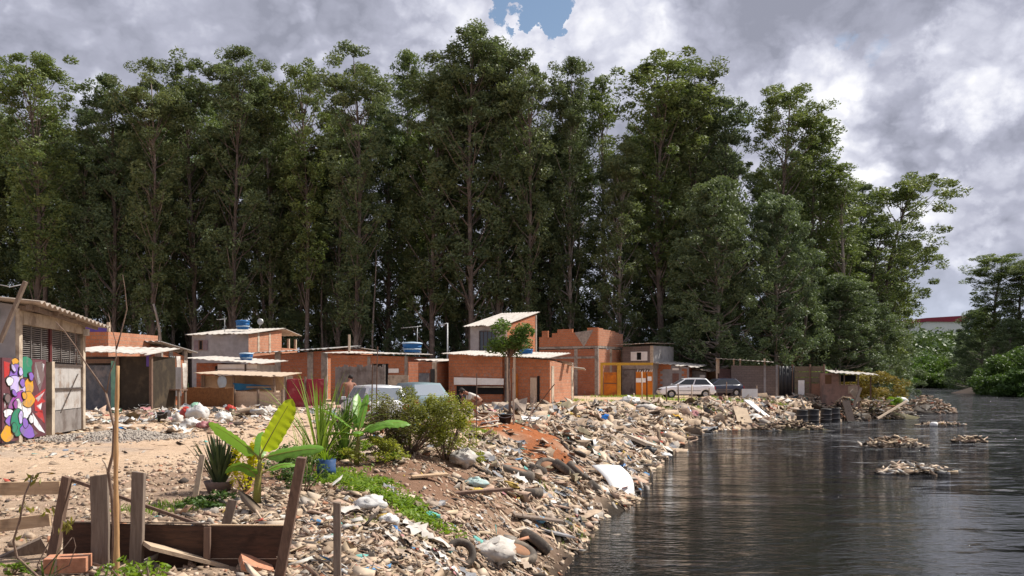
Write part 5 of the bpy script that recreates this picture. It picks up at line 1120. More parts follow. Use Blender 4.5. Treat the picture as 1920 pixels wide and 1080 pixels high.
def bare(x, y):     # where ground stays clear: road, red dirt, dug soil
    f = np.ones_like(x)
    f *= 1 - np.clip(1.6 * gauss(x, y, -2.4, 13.2, 1.9, 3.2), 0, .93); f *= 1 - np.clip(2.4 * gauss(x, y, -.3, 25, 1.5, 2.8), 0, .95); f *= 1 - np.clip(2.2 * gauss(x, y, 1.0, 21, .7, 2.2), 0, .93)
    return f
def dslope(x, y):
    s = sdist(x, y); run = 2.7 + 4.4 * np.clip((y - 9) / 23, 0, 1)
    near = .55 * (y < 12) * np.clip((x + 2.9) / .8, 0, 1)
    f = np.clip((run + 1.3 - s - 2.9 * np.clip((y - 36) / 9, 0, 1)) / 1.5, 0, 1); f = np.maximum(f, near)
    f = f * (s > -.35) * np.clip(.5 + 1.9 * vnoise(x / 1.1, y / 1.1, 31), .04, 1)
    return f * bare(x, y)
x, y = scatter(36000, -3.6, 33, 5.2, 66, dslope)
k = np.clip(y / 19, .48, 2.1); sz = np.exp(rng.normal(math.log(.062), .55, len(x))) * k
fl = rng.uniform(0, 1, len(x)) < .62
asp = np.stack([np.where(fl, rng.uniform(1.1, 3.2, len(x)), rng.uniform(.8, 1.5, len(x))), rng.uniform(.45, 1.1, len(x)), np.where(fl, rng.uniform(.07, .22, len(x)), rng.uniform(.25, .6, len(x)))], 1)
chunks('bank_rubble', x, y, sz, asp, .5, .5, None, 'rubble and broken masonry covering the river bank')
x, y = scatter(9500, -3.8, 33, 5.2, 66, dslope); sz = np.exp(rng.normal(math.log(.19), .5, len(x))) * np.clip(y / 20, .45, 2.0)
asp = np.stack([rng.uniform(.8, 1.8, len(x)), rng.uniform(.12, .38, len(x)), rng.uniform(.03, .09, len(x))], 1)
w2 = np.array([2, 1, 2, 2, 4, 3, .5, 1.6, .1, .1, .2, .1, 5]); chunks('plank_scraps', x, y, sz, asp, .22, .35, w2 / w2.sum(), 'broken planks and slats strewn down the river bank', .9, 'wood scraps')
x, y = scatter(420, -1.5, 30, 9, 64, lambda x, y: dslope(x, y) * (sdist(x, y) > -.1)); sz = np.exp(rng.normal(math.log(.24), .35, len(x))) * np.clip(y / 24, .6, 1.8)
asp = np.stack([rng.uniform(.7, 1.5, len(x)), rng.uniform(.4, 1, len(x)), rng.uniform(.05, .22, len(x))], 1)
w2 = np.array([4, 2, 4, 5, 1.5, 1.2, .6, 2, .15, .15, .2, .1, 2]); chunks('bank_slabs', x, y, sz, asp, .4, .45, w2 / w2.sum(), 'larger slabs and boulders sticking out of the river bank', .4, 'slabs')
def sheets(name, x, y, size, mats, wts, label, crump=.28, lift=.05):
    n = len(x); z, T, S, N = frames(x, y, .25); u, v = np.meshgrid(np.linspace(-.5, .5, 5), np.linspace(-.5, .5, 5)); u, v = u.ravel(), v.ravel()
    L = size * rng.uniform(.8, 1.6, n); Wd = size * rng.uniform(.4, .9, n)
    P = np.stack([u[None] * L[:, None], v[None] * Wd[:, None], np.zeros((n, 25))], 2) + rng.normal(0, 1, (n, 25, 3)) * np.array([.10, .10, crump]) * size[:, None, None] * .6
    P[..., 2] = np.abs(P[..., 2]); c = np.stack([x, y, z + lift], 1)
    V = c[:, None] + P[..., 0:1] * T[:, None] + P[..., 1:2] * S[:, None] + P[..., 2:3] * N[:, None]
    q = np.array([(j * 5 + i, j * 5 + i + 1, j * 5 + i + 6, j * 5 + i + 5) for j in range(4) for i in range(4)]); Fs = (np.arange(n)[:, None, None] * 25 + q[None]).reshape(-1, 4)
    return setp(npmesh(name, V.reshape(-1, 3), Fs, mats, np.repeat(rng.choice(len(mats), n, p=np.array(wts) / sum(wts)), 16), smooth=True), label, 'litter', None, 'stuff')
LM = [PWHITE, WCLOTH, plain('beige_cloth', (.42, .33, .26), (.32, .25, .19), 8), plain('grey_cloth', (.25, .25, .26), (.18, .18, .19), 8), BLKP, BLUE, GRNC, YEL, plain('pink_cloth', (.42, .20, .20), (.36, .16, .16), 8), plain('khaki_cloth', (.22, .18, .11), (.17, .14, .09), 8)]
x, y = scatter(1500, -1.8, 31, 7.5, 64, lambda x, y: dslope(x, y) * (sdist(x, y) > .0))
sheets('bank_litter', x, y, np.exp(rng.normal(math.log(.15), .5, len(x))) * np.clip(y / 20, .4, 2.0), LM, [1.6, 2.6, 6, 2, 1.0, .1, .2, .12, .4, 2], 'crumpled plastic, rags and bags tangled in the river bank')
def dplat(x, y):     # litter on the flat ground before the houses
    s = sdist(x, y); f = .05 + .9 * gauss(x, y, -9, 33, 7, 6) + .8 * gauss(x, y, -1, 33, 5, 5) + .6 * gauss(x, y, -11.5, 17, 3.5, 2.2) + .22 * (y < 12) * (x < -1) + .5 * gauss(x, y, -13.5, 25, 2.5, 4)
    return np.clip(f, 0, 1) * (s > 4) * bare(x, y) * np.clip(.5 + 1.6 * vnoise(x / 1.6, y / 1.6, 41), .05, 1) * ((x + 11.4 > -.19 * (y - 20)) | (y > 24.5) | (y < 19))
x, y = scatter(12000, -20, 6, 6, 46, dplat); sz = np.exp(rng.normal(math.log(.055), .5, len(x))) * np.clip(y / 20, .35, 1.9)
asp = np.stack([rng.uniform(.8, 2.4, len(x)), rng.uniform(.5, 1.1, len(x)), rng.uniform(.08, .35, len(x))], 1); chunks('ground_litter', x, y, sz, asp, .4, .25, None, 'stones and broken scraps scattered over the dirt ground', .2, 'debris', False)
x, y = scatter(650, -19, 5, 21, 44, dplat); sheets('plastic_litter', x, y, np.exp(rng.normal(math.log(.2), .45, len(x))), LM, [5, 4, 3, 2, 1, .25, .8, .15, .8, 1], 'plastic and rag litter on the dirt before the houses')
x, y = scatter(2600, -12.4, -7, 18.5, 22.6, lambda x, y: np.clip(2 * gauss(x, y, -9.6, 20.5, 1.5, 1.3) - .25, 0, 1)); gw = np.zeros(len(PAL)); gw[3] = 1
chunks('gravel_pile', x, y, rng.uniform(.02, .042, len(x)), np.stack([rng.uniform(.8, 1.3, len(x))] * 3, 1), .4, .4, gw, 'small heap of grey gravel on the dirt near the hut', .3, 'gravel')
x, y = scatter(5000, -6.5, 1.5, 5.4, 17, lambda x, y: .25 + .75 * np.clip(2 * gauss(x, y, -2.3, 12, 2.6, 4) + vnoise(x, y, 5), 0, 1)); sz = np.exp(rng.normal(math.log(.03), .4, len(x)))
chunks('dirt_clods', x, y, sz, np.stack([rng.uniform(.8, 1.6, len(x)), rng.uniform(.6, 1, len(x)), rng.uniform(.4, .8, len(x))], 1), .4, .4, np.array([3, 3, 1, .5, 5, .8, .3, .1, 0, 0, 0, 0, 1]) / 14.7, 'clods and chips on the near soil', .3, 'soil clods', False)
# debris islands in the river
def debris(name, label, px, py, d, rx, ry, h, n, seed, pal=None, base=None, cat='debris pile'):
    r = np.random.default_rng(seed); p = W(px, py, d); p.z = -1.5; t = thing(name, label, cat, p)
    a = r.uniform(0, 6.28, n); q = r.uniform(0, 1, n) ** .6; x = q * np.cos(a) * rx; y = q * np.sin(a) * ry; z = h * (1 - q ** 2) * r.uniform(.3, 1.0, n) + .02
    L = r.uniform(.12, .55, n) * min(1.0, rx / 1.2 + .3); wd_ = r.uniform(.04, .13, n); th = r.uniform(.03, .09, n); yaw = r.normal(0, .7, n) + (r.uniform(0, 1, n) < .25) * 1.5; pt = r.normal(0, .3, n)
    T = np.stack([np.cos(yaw) * np.cos(pt), np.sin(yaw) * np.cos(pt), np.sin(pt)], 1); S = np.stack([-np.sin(yaw), np.cos(yaw), np.zeros(n)], 1); N = np.cross(T, S)
    P = CUBE[None] * np.stack([L, wd_, th], 1)[:, None] * (1 + r.normal(0, .25, (n, 8, 3))); c = np.stack([x, y, z], 1)
    V = c[:, None] + P[..., 0:1] * T[:, None] + P[..., 1:2] * S[:, None] + P[..., 2:3] * N[:, None]
    w_ = np.array(pal or [4, 3, 3, 1, 4, 2.5, .3, 1.5, .05, .1, .1, .2, 3], float)
    npmesh('tangled_scraps', V.reshape(-1, 3), (np.arange(n)[:, None, None] * 8 + CF[None]).reshape(-1, 4), PM, np.repeat(r.choice(len(PAL), n, p=w_ / w_.sum()), 6), parent=t)
    m = MB(); m.lump((0, 0, -.06), (rx * .98, ry * 1.0, h * .5), .35, seed, 0, True, 16); m.build('mud_core', base or MUD, t); return t
MUD = plain('wet_mud', (.09, .065, .045), (.05, .038, .028), 5, .6, .8, .05); MUDG = plain('mossy_mud', (.12, .11, .05), (.07, .05, .035), 2, .8, .8, .05)
debris('debris_island', 'tangled brush island with pale sticks in midstream, left of the small one', 1675, 838, 36.5, 1.35, .7, .42, 260, 3, [2, 1, 3, 1, 6, 5, .1, .5, 0, 0, 0, 0, 6])
debris('debris_island', 'small low brown debris island at the right', 1818, 830, 39, .72, .4, .28, 120, 4, [2, 1, 1.5, .5, 7, 4, .2, .2, 0, 0, 0, 0, 4])
debris('debris_island', 'low island of white litter closest to the camera in the river', 1715, 888, 26.4, 1.15, .45, .26, 190, 5, [3, 2, 5, 1, 3, 2, .1, 7, 0, .2, 0, .1, 2])
debris('debris_island', 'large heap of pinkish rubble at the river bend', 1738, 768, 72, 2.3, 1.8, 1.5, 420, 6, [4, 6, 3, 2, 3, 2, .8, 2, 0, 0, 0, .2, 2])
debris('debris_island', 'dark brown clump hanging at the water edge left of the barrels', 1480, 806, 48.5, 1.9, .7, .55, 260, 7, [1, 1, 1, .4, 5, 4, .1, .1, 0, 0, 0, 0, 2], MUDG)
debris('debris_mound', 'debris mound of posts and rags between barrels and heap', 1645, 780, 61.5, 2.2, 1.6, 1.6, 420, 8, [3, 3, 3, 2, 4, 4, .6, 2, .1, .1, .2, .2, 4], MUDG)
debris('debris_mound', 'dark scrap mound right behind the black barrels', 1585, 785, 59, 1.5, 1.4, 1.7, 260, 9, [2, 2, 1, 2, 4, 7, .4, .6, .1, .1, .1, .1, 2])
debris('debris_mound', 'scrap mound with a white bag beside the big heap', 1683, 775, 65, 1.3, 1.0, 1.15, 220, 10, [3, 3, 3, 2, 4, 4, .6, 3, .1, .1, .2, .2, 4])
debris('debris_island', 'thin strip of floating scraps with a white lump', 1765, 797, 53, 1.5, .35, .12, 70, 11)
bag_p = W(1751, 797, 52); b = MB(); b.lump((0, 0, .08), (.25, .2, .18), .2, 3, 0); setp(b.build('white_container', WHITE, None, (bag_p.x, bag_p.y, -1.5)), 'white container drifting by the thin strip of floating scraps', 'container')
b = MB(); b.lump((0, 0, .0), (.55, .4, .35), .2, 4, 0); q_ = W(1690, 752, 65); setp(b.build('white_bag', PWHITE, None, (q_.x, q_.y, -.35)), 'white bag lying on the scrap mound beside the big heap', 'bag')

# ---------------------------------------------------------------- foliage
def leafquads(c, d, nrm, L, Wd):
    """c centres, d long axis, nrm normals -> diamond leaves"""
    s = np.cross(nrm, d); s /= np.linalg.norm(s, axis=1)[:, None] + 1e-9
    V = np.stack([c - d * L[:, None] * .5, c + s * Wd[:, None] * .5, c + d * L[:, None] * .5, c - s * Wd[:, None] * .5], 1)
    return V.reshape(-1, 3)
def unit(r, n): v = r.normal(0, 1, (n, 3)); return v / np.linalg.norm(v, axis=1)[:, None]
def leafcloud(r, cl, rad, n_each, L, Wd, droop=.35, flat=.6, up=.6):
    """leaf clumps: cl (k,3) centres, rad (k,3) radii"""
    k = len(cl); idx = np.repeat(np.arange(k), n_each); n = len(idx); u = unit(r, n); q = r.uniform(.35, 1, n) ** .6
    c = cl[idx] + u * rad[idx] * q[:, None]
    d = unit(r, n); d[:, 2] = d[:, 2] * .5 - droop; d /= np.linalg.norm(d, axis=1)[:, None]
    nr = unit(r, n) + np.array([0, 0, up]) + u * .5; nr -= d * (nr * d).sum(1)[:, None]; nr /= np.linalg.norm(nr, axis=1)[:, None]
    Ls = L * r.uniform(.6, 1.3, n); ws = Wd * r.uniform(.7, 1.2, n); tone = np.clip(.5 + .35 * u[:, 2] + r.normal(0, .2, n) + r.normal(0, .22, k)[idx], 0, 1)  # upper leaves of each clump lighter, light from above painted into the tone
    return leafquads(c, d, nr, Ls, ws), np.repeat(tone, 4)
def quadsof(V): return np.arange(len(V)).reshape(-1, 4)
def euc_mesh(seed, Hh=34, crown0=.30, width=4.2, ncl=210, nleaf=108, style='column', lean=0, bark=None, leaf=None, lsz=.40):
    r = np.random.default_rng(seed); tr = MB()
    n = 12; ph = r.uniform(0, 6.28, 2); am = r.uniform(.15, .45)
    def axis_pt(t): return np.array([lean * t * t * Hh * .12 + am * math.sin(t * 5 + ph[0]) * t * 1.5, am * math.cos(t * 4 + ph[1]) * t * 1.5, t * Hh])
    tr.tube([axis_pt(t) for t in np.linspace(0, .97, n)], [max(.035, .27 * (1 - t) ** .8 + .03) for t in np.linspace(0, .97, n)], 8)
    cl, rd = [], []
    if style != 'dome':
        ncap = int(r.integers(6, 9)); fc = .78; sub = int(ncl * .25)
        caps = []
        for k in range(ncap):
            f = 1.0 if k == 0 else r.uniform(fc + .02, .985); a = 2.4 * k + r.uniform(-.5, .5); rr_ = 0 if k == 0 else width * r.uniform(.2, .68) * (1.25 - .5 * (f - fc) / (1 - fc)); base = axis_pt(crown0 + (1 - crown0) * f)
            c = base + np.array([math.cos(a) * rr_, math.sin(a) * rr_, 0]); caps.append((c, r.uniform(1.1, 1.9))); p0 = axis_pt(max(.1, crown0 + (1 - crown0) * f - .09 - .012 * rr_)); tr.tube([p0, p0 + (c - p0) * .5 + np.array([0, 0, -.2]), c], [.07, .045, .02], 4, cap=False)
        for k in range(sub):
            c, R_ = caps[k % ncap]; q = r.normal(0, .55, 3) * R_; q[2] = q[2] * .45 - .12 * (q[0] ** 2 + q[1] ** 2) / R_ / 2; s_ = r.uniform(.45, .95); cl.append(c + q); rd.append((s_ * 1.1, s_ * 1.1, s_ * .7))
        ncl -= sub
    for i in range(ncl):
        t = crown0 + (1 - crown0) * ((i + .5) / ncl) ** .85; a = r.uniform(0, 6.28) if style != 'spread' else r.normal(0 if lean > 0 else 3.1, 1.1)
        f = (t - crown0) / (1 - crown0)
        if style != 'dome': f *= .93; t = crown0 + (1 - crown0) * f
        if style == 'column': R0 = width * (.55 + .45 * math.sin(f * 3.0 + .25))
        elif style == 'umbrella': R0 = width * (.35 + .75 * f ** 1.2) * (1 if f < .93 else .75)
        elif style == 'dome': R0 = width * math.sqrt(max(0.05, 1 - (f * 1.0) ** 2.6)) * 1.1
        else: R0 = width * (.45 + .9 * f) * (1 if f < .8 else 1 - (f - .8) * 2.5)
        rr_ = R0 * r.uniform(.12, 1.0) ** .65; base = axis_pt(t); c = base + np.array([math.cos(a) * rr_, math.sin(a) * rr_, r.uniform(-.4, .6)])
        s_ = r.uniform(.45, 1.12) * (1.1 if f > .8 else 1); cl.append(c); rd.append((s_ * 1.1, s_ * 1.1, s_ * (.7 if f > .6 else .9)))
        if i % 2 == 0 and rr_ > .8:
            t0 = max(.12, t - r.uniform(.06, .13)); p0 = axis_pt(t0); mid = p0 + (c - p0) * .5 + np.array([0, 0, -.25 * rr_ * .4]); tr.tube([p0, mid, c], [.035 + .10 * (1 - t), .03 + .05 * (1 - t), .015], 4, cap=False)
    V, tone = leafcloud(r, np.array(cl), np.array(rd), nleaf, lsz, .145 if lsz > .3 else lsz * .4)
    for k_ in range(3): pass
    return V, tone, tr
def make_tree(nm, label, group, args, bark, leaf, loc, rz, sc):
    V, tone, tr = euc_mesh(**args); t = thing(nm, label, 'tree', loc, rz, group); npmesh('crown', V, quadsof(V), [leaf], leaf_tone=tone, parent=t); tr.build('trunk', bark, t); t.scale = sc; return t
VAR = []
vargs = [dict(seed=11, width=3.8, crown0=.22), dict(seed=12, width=3.1, crown0=.12, ncl=230), dict(seed=13, width=4.5, crown0=.32, style='umbrella', ncl=190), dict(seed=14, width=3.4, crown0=.08, ncl=240), dict(seed=15, width=4.2, crown0=.26, ncl=200), dict(seed=16, width=2.8, crown0=.25, ncl=130), dict(seed=17, width=4.6, crown0=.20, style='umbrella', ncl=210), dict(seed=18, width=6.0, crown0=.10, style='dome', ncl=260, Hh=20, nleaf=150), dict(seed=19, width=6.2, crown0=.18, style='umbrella', lean=1, ncl=150, Hh=26, nleaf=115)]
HV = [34] * 7 + [20, 26]
# (px, top y, distance, variant, width scale, leaf, bark, label)
FT = [(-62, 150, 86, 0, 1.0, 'tall eucalyptus rising from behind the left hut at the frame edge'), (66, 112, 80, 2, 1.05, 'umbrella topped eucalyptus with a reddish bare trunk above the left hut'), (163, 215, 88, 1, .9, 'lower eucalyptus in the notch right of the umbrella topped one'), (213, 155, 84, 4, .95, 'narrow crowned eucalyptus above the tarp lean-to'), (285, 125, 82, 6, .9, 'flat topped eucalyptus above the brick shed'),
      (362, 118, 86, 0, .95, 'round topped eucalyptus above the brick shed roof end'), (440, 102, 84, 4, .95, 'tall eucalyptus with layered crown above the blue roof tank'), (505, 160, 88, 3, .9, 'eucalyptus with flat lower crown above the porch of the grey house'), (574, 130, 86, 2, .85, 'eucalyptus with a small raised cap above the long brick row'), (668, 95, 82, 6, .95, 'very tall loose crowned eucalyptus above the corrugated fence'),
      (766, 106, 92, 5, .75, 'wispy thin topped eucalyptus above the lidded water tank'), (812, 112, 86, 0, 1.05, 'broad eucalyptus left of the tallest tree of the grove'), (884, 55, 84, 4, 1.05, 'tallest eucalyptus of the grove, above the white upper house'), (935, 85, 86, 1, 1.05, 'eucalyptus just right of the tallest tree'), (990, 100, 84, 6, .8, 'eucalyptus with rounded top above the narrow two storey house'), (1070, 120, 86, 1, .8, 'dense narrow eucalyptus above the unfinished brick building'),
      (1132, 150, 90, 5, .85, 'thin see-through eucalyptus in the sky gap'), (1165, 272, 80, 3, .85, 'shorter bright green eucalyptus above the yellow gateway'), (1240, 108, 84, 2, 1.2, 'massive broad topped eucalyptus right of the sky gap'), (1305, 130, 86, 0, 1.0, 'eucalyptus sloping down right of the massive one'), (1365, 188, 86, 4, .9, 'eucalyptus with arching top branches above the grey block shed'), (1345, 345, 76, 7, .85, 'rounded bushy yellow green tree before the tall grove'),
      (1470, 165, 84, 2, .95, 'isolated tall eucalyptus with domed top above the plank fence'), (1455, 372, 76, 7, .72, 'dark dense rounded tree left of the bare pole trunk'), (1522, 225, 86, 5, 1.1, 'loose eucalyptus just left of the bare pole trunk top'), (1582, 310, 84, 5, 1.2, 'medium eucalyptus above the pink shack')]
protos = []
for i, a in enumerate(vargs):
    protos.append(None)
def place(v, px, ytop, d, wsc, label, group, bark=None, leafm=None, rz=None, name='eucalyptus_tree'):
    hgt = EYE + (HOR - ytop) / F * d; sc = hgt / HV[v]; X = gx(px, d); Z = H(X, d) - .1
    s = (sc ** .5 * wsc, sc ** .5 * wsc, sc); rz = random.uniform(0, 6.28) if rz is None else rz
    if protos[v] is None:
        t = make_tree(name, label, group, vargs[v], BARKR if v % 2 == 0 else BARKP, EUC[v % 3], (X, d, Z), rz, s); protos[v] = t
    else:
        t = copy_tree(protos[v]); t.name = name; t['label'] = label; t['group'] = group; t.location = (X, d, Z); t.rotation_euler = (0, 0, rz); t.scale = s
    return t
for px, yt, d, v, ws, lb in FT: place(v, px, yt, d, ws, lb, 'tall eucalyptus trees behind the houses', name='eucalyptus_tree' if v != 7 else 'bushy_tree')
env = [(f[0], f[1]) for f in FT if f[3] != 7 and f[0] not in (1165,)]; env.sort()
for row, (dd, off, step) in enumerate(((91, 95, 40), (99, 70, 58), (108, 60, 110))):
    for px in np.arange(-160 + 17 * row, 1610 - 20 * row, step):
        if row == 2 and px > 700: continue
        if 1085 < px < 1160 or 1398 < px < 1435 or (row and (735 < px < 770 or 1020 < px < 1045)): continue
        yt = float(np.interp(px, [e[0] for e in env], [e[1] for e in env])) + off + random.uniform(0, 70); d = dd + random.uniform(-3, 3)
        place(random.choice([0, 1, 3, 3, 4, 5, 1]), px + random.uniform(-12, 12), yt, d, random.uniform(.8, 1.0), 'slender eucalyptus in the shaded depth of the grove behind the front row', 'eucalyptus trees deep in the grove')
# spreading tree by the river and neighbours
t = place(8, 1648, 318, 93, 1.1, 'airy spreading tree whose limbs arch over the river bend', 'tall eucalyptus trees behind the houses', rz=0, name='spreading_tree')
place(8, 1622, 400, 88, .9, 'lower spreading tree behind the pink shack roof', 'tall eucalyptus trees behind the houses', rz=.5, name='spreading_tree')
place(8, 1660, 440, 101, 1.0, 'small spreading tree, last before the open river', 'tall eucalyptus trees behind the houses', rz=-.4, name='spreading_tree')
place(4, 1612, 345, 98, .95, 'medium eucalyptus stepping down between the pink shack and the spreading tree', 'tall eucalyptus trees behind the houses'); place(0, 1655, 480, 112, 1.1, 'low eucalyptus at the foot of the spreading tree', 'tall eucalyptus trees behind the houses')
for i, (px, yt, d, lb) in enumerate(((1575, 520, 80, 'leafy tree low behind the pink shack, left one'), (1625, 545, 84, 'leafy tree low behind the pink shack, middle one'), (1668, 590, 112, 'leafy tree low at the river bend behind the ochre bush'), (1500, 540, 80, 'leafy tree low behind the tall plank fence'))): place(7, px, yt, d, .9, lb, 'tall eucalyptus trees behind the houses', name='bushy_tree')
# understorey
for i, px in enumerate(np.arange(-130, 1660, 52)):
    if abs(px - 1122) < 40 and i % 2: continue
    place(7, px, random.uniform(560, 625), random.uniform(84, 98), random.uniform(.5, .75), 'dark leafy understorey tree among the eucalyptus trunks', 'dark understorey trees among the trunks', name='understorey_tree')
# bare trunks seen in front
def bare_trunk(px, ytop, ybase, d, r, label, mt, lean=0, twigs=0):
    p = W(px, 741, d); p.z = H(p.x, d); zt = EYE + (HOR - ytop) / F * d; t = thing('bare_tree', label, 'tree', p, 0, None); m = MB(); pts = [(lean * f * f + .12 * math.sin(f * 6 + px), 0, (zt - p.z) * f) for f in np.linspace(0, 1, 9)]
    m.tube(pts, [r * (1 - .55 * f) for f in np.linspace(0, 1, 9)], 8); m.build('trunk', mt, t); m = MB()
    for k_ in range(twigs):
        f = .35 + .6 * k_ / max(1, twigs); b0 = Vector(pts[int(f * 8)]); a = k_ * 2.4; m.tube([b0, b0 + Vector((math.cos(a) * 1.2, math.sin(a) * .6, .8)), b0 + Vector((math.cos(a) * 2.0, math.sin(a), 2.0))], [.06, .035, .012], 4, cap=False)
    if twigs: m.build('branches', mt, t)
    return t
bare_trunk(1546, 310, 690, 86, .22, 'pale straight bare trunk standing alone before the grove by the pink shack', BARKP, -.5, 9)
bare_trunk(932, 330, 600, 89, .24, 'pale grey trunk rising behind the white upper house', BARKP, 0); bare_trunk(86, 250, 600, 88, .30, 'reddish trunk rising above the left hut roof', BARKR, -.6)
bare_trunk(500, 420, 600, 88, .24, 'reddish leaning trunk above the grey house porch', BARKR, -1.4); bare_trunk(440, 430, 600, 89, .17, 'thin sunlit tan trunk above the blue tank', BARKP, .1); bare_trunk(305, 570, 640, 74, .20, 'short pale broken trunk behind the brick shed', BARKP, -.8)
bare_trunk(838, 440, 600, 90, .15, 'thin trunk above the small brick house', BARKR, 0); bare_trunk(700, 470, 640, 88, .13, 'thin trunk above the corrugated fence', BARKP, .2); bare_trunk(1500, 520, 700, 76, .2, 'leaning brown trunk above the tall plank fence', BARKR, 1.0); bare_trunk(604, 480, 650, 87, .15, 'thin trunk above the crimson hoarding', BARKR, .1)
# bushes
def bush(name, label, loc, rx, ry, h, n, L, leaf, seed, group=None, stem=None, nst=6, cl=14, droop=0, low=.15, flat=1, cat='bush'):
    r = np.random.default_rng(seed); t = thing(name, label, cat, loc, 0, group); c = []; m = MB()
    for i in range(cl):
        a = r.uniform(0, 6.28); q = r.uniform(0, 1) ** .5; z = h * (low + (1 - low) * r.uniform(0, 1) ** .8) * (1 - .35 * q * q); c.append((math.cos(a) * q * rx, math.sin(a) * q * ry, z))
    c = np.array(c); rd = np.full((cl, 3), 1.0) * np.array([rx, ry, h * .5]) * r.uniform(.22, .42, (cl, 1)); V, tone = leafcloud(r, c, rd, n // cl, L, L * .42, droop)
    npmesh('foliage', V, quadsof(V), [leaf], leaf_tone=tone, parent=t)
    if stem:
        for i in range(min(nst, cl)): q_ = c[i]; m.tube([(q_[0] * .1, q_[1] * .1, 0), (q_[0] * .55, q_[1] * .55, q_[2] * .5), tuple(q_)], [h * .012 + .004, h * .009 + .003, .003], 5)
        m.build('stems', stem, t)
    return t
far = [(1590, 715, 250, 5, 5), (1640, 668, 215, 8, 7), (1668, 660, 236, 9, 8), (1700, 655, 245, 8, 8), (1735, 655, 252, 9, 8), (1768, 668, 247, 8, 6), (1795, 665, 246, 8, 7), (1722, 690, 240, 6, 4), (1762, 695, 239, 6, 4), (1690, 692, 238, 6, 4), (1812, 688, 232, 7, 5), (1838, 672, 222, 8, 8), (1655, 700, 226, 5, 3.4)]
labs = ['low bush far behind the pink shack', 'leafy bush at the far left of the river bend', 'rounded bush above the pink sandy patch', 'tall bush in the middle of the river bend', 'bright rounded bush below the warehouse', 'dark bush right of the warehouse line', 'bush where the far bank begins to rise', 'low bright bush touching the far water', 'low bush at the far waterline, right of the bright one', 'low bush at the far waterline next to sand', 'bush behind the sand bar', 'tall bush above the sand bar', 'small bush next to the pink sandy bank']
for i, ((px, yt, d, rx, _), lb) in enumerate(zip(far, labs)):
    X = gx(px, d); z = H(X, d); z = max(z, -1.5); h = EYE + (HOR - yt) / F * d - z; bush('river_bush', lb, (X, d, z), rx, rx * .8, h * .95, 4200, .75, LF_FAR if i % 4 else LF_WOOD, 40 + i, 'bushes along the far bank', None, cl=26, low=.05)
for i, (px, yt, d, rx, lb) in enumerate(((1885, 655, 142, 5.5, 'dark hanging bush at the right bank'), (1930, 640, 134, 6, 'tall dark bush cut by the right frame edge'), (1862, 690, 150, 4, 'low dark bush overhanging the right bank water'), (1915, 690, 131, 5, 'broad dark bush low at the right frame edge'))):
    X = gx(px, d); z = -1.4; h = EYE + (HOR - yt) / F * d - z; bush('bank_bush', lb, (X + 1, d, z), rx, rx, h * .95, 9000, .6, LF_DK, 60 + i, 'dark bushes on the right bank', None, cl=34, low=.0)
for i, (px, yt, d, v, ws, lb) in enumerate(((1868, 475, 170, 2, 1.8, 'tall layered tree on the right bank'), (1915, 492, 165, 6, 1.7, 'tall tree at the right frame edge'), (1840, 560, 180, 7, 1.1, 'rounded tree left of the tall layered one on the right bank'), (1895, 600, 160, 7, .9, 'dense tree below the tall layered one'), (1950, 540, 160, 3, 1.5, 'tree partly outside the right frame edge'), (1820, 610, 215, 7, 1.0, 'small rounded tree at the warehouse right end'))):
    place(v, px, yt, d, ws, lb, 'trees on the right bank', name='riverside_tree')
# wooded hill: one mass
r = np.random.default_rng(5); n = 420; px_ = r.uniform(1480, 2080, n); d_ = r.uniform(265, 430, n); X = (px_ - 960) / F * d_; Z = Hn(X, d_); sz_ = r.uniform(3.4, 6.4, n)
V, tone = leafcloud(r, np.stack([X, d_, Z + sz_ * .6], 1), np.stack([sz_, sz_, sz_ * 1.0], 1), 110, 2.0, 1.0, 0)
setp(npmesh('far_wood', V, quadsof(V), [LF_WOOD], leaf_tone=tone), 'wooded slope far beyond the river bend', 'far wood', None, 'stuff')
bush('ochre_bush', 'ochre and olive bush beside and above the pink shack', (gx(1655, 66), 67, -.6), 2.1, 2.0, 2.3, 4500, .22, LF_OL, 81, None, TWIG, cl=26); bush('ochre_bush', 'ochre leafed shrub behind the pink shack roof', (gx(1600, 69), 69, -.2), 2.4, 1.6, 2.1, 3800, .22, LF_OL, 82, None, TWIG, cl=22)
bush('green_shrub', 'bright green shrub behind the tall plank fence', (gx(1535, 70), 70, 0), 1.6, 1.2, 2.5, 3500, .22, LF_BR, 83, None, TWIG, cl=20); bush('green_shrub', 'green shrub at the base of the pink shack debris', (gx(1668, 62), 62.5, -1.3), 1.0, .8, 1.5, 1800, .18, LF_BR, 84, None, TWIG, cl=14)
# ---- garden plants in the foreground
p = hit(835, 862); bush('round_bush', 'round yellow green bush with twiggy stems at the top of the bank', p, .56, .5, 1.22, 6500, .058, LF_YG, 91, None, TWIG, 14, 30, 0, .3)
p = hit(768, 850); bush('dry_bush', 'dense olive and twiggy bush between banana plant and round bush', p, .75, .55, 1.22, 7500, .056, leafmat('olive_green_leaf', (.10, .11, .03), (.24, .25, .05), .3, vary=0), 92, None, TWIG, 16, 30, 0, .15)
p = hit(722, 852); bush('dry_bush', 'dark dry shrub directly behind the second banana plant', p, .45, .35, 1.0, 3200, .055, leafmat('dry_leaf', (.09, .075, .04), (.16, .14, .05), .2, vary=0), 93, None, TWIG, 12, 18, 0, .15)
p = hit(463, 925); bush('yellow_plant', 'bright yellow leafed plant behind the banana stem', p, .17, .13, .82, 1000, .055, LF_YL, 94, None, TWIG, 6, 14, .2, .1)
p = hit(395, 955); bush('leafy_weed', 'low dark green weed below the spiky potted plant', p, .30, .22, .18, 520, .07, LF_DK, 95, None, None, cl=12); p = hit(570, 925); bush('leafy_weed', 'leafy weeds at the foot of the tall leaning post', p, .25, .25, .45, 900, .05, LF_DK, 96, None, TWIG, 8, 16)
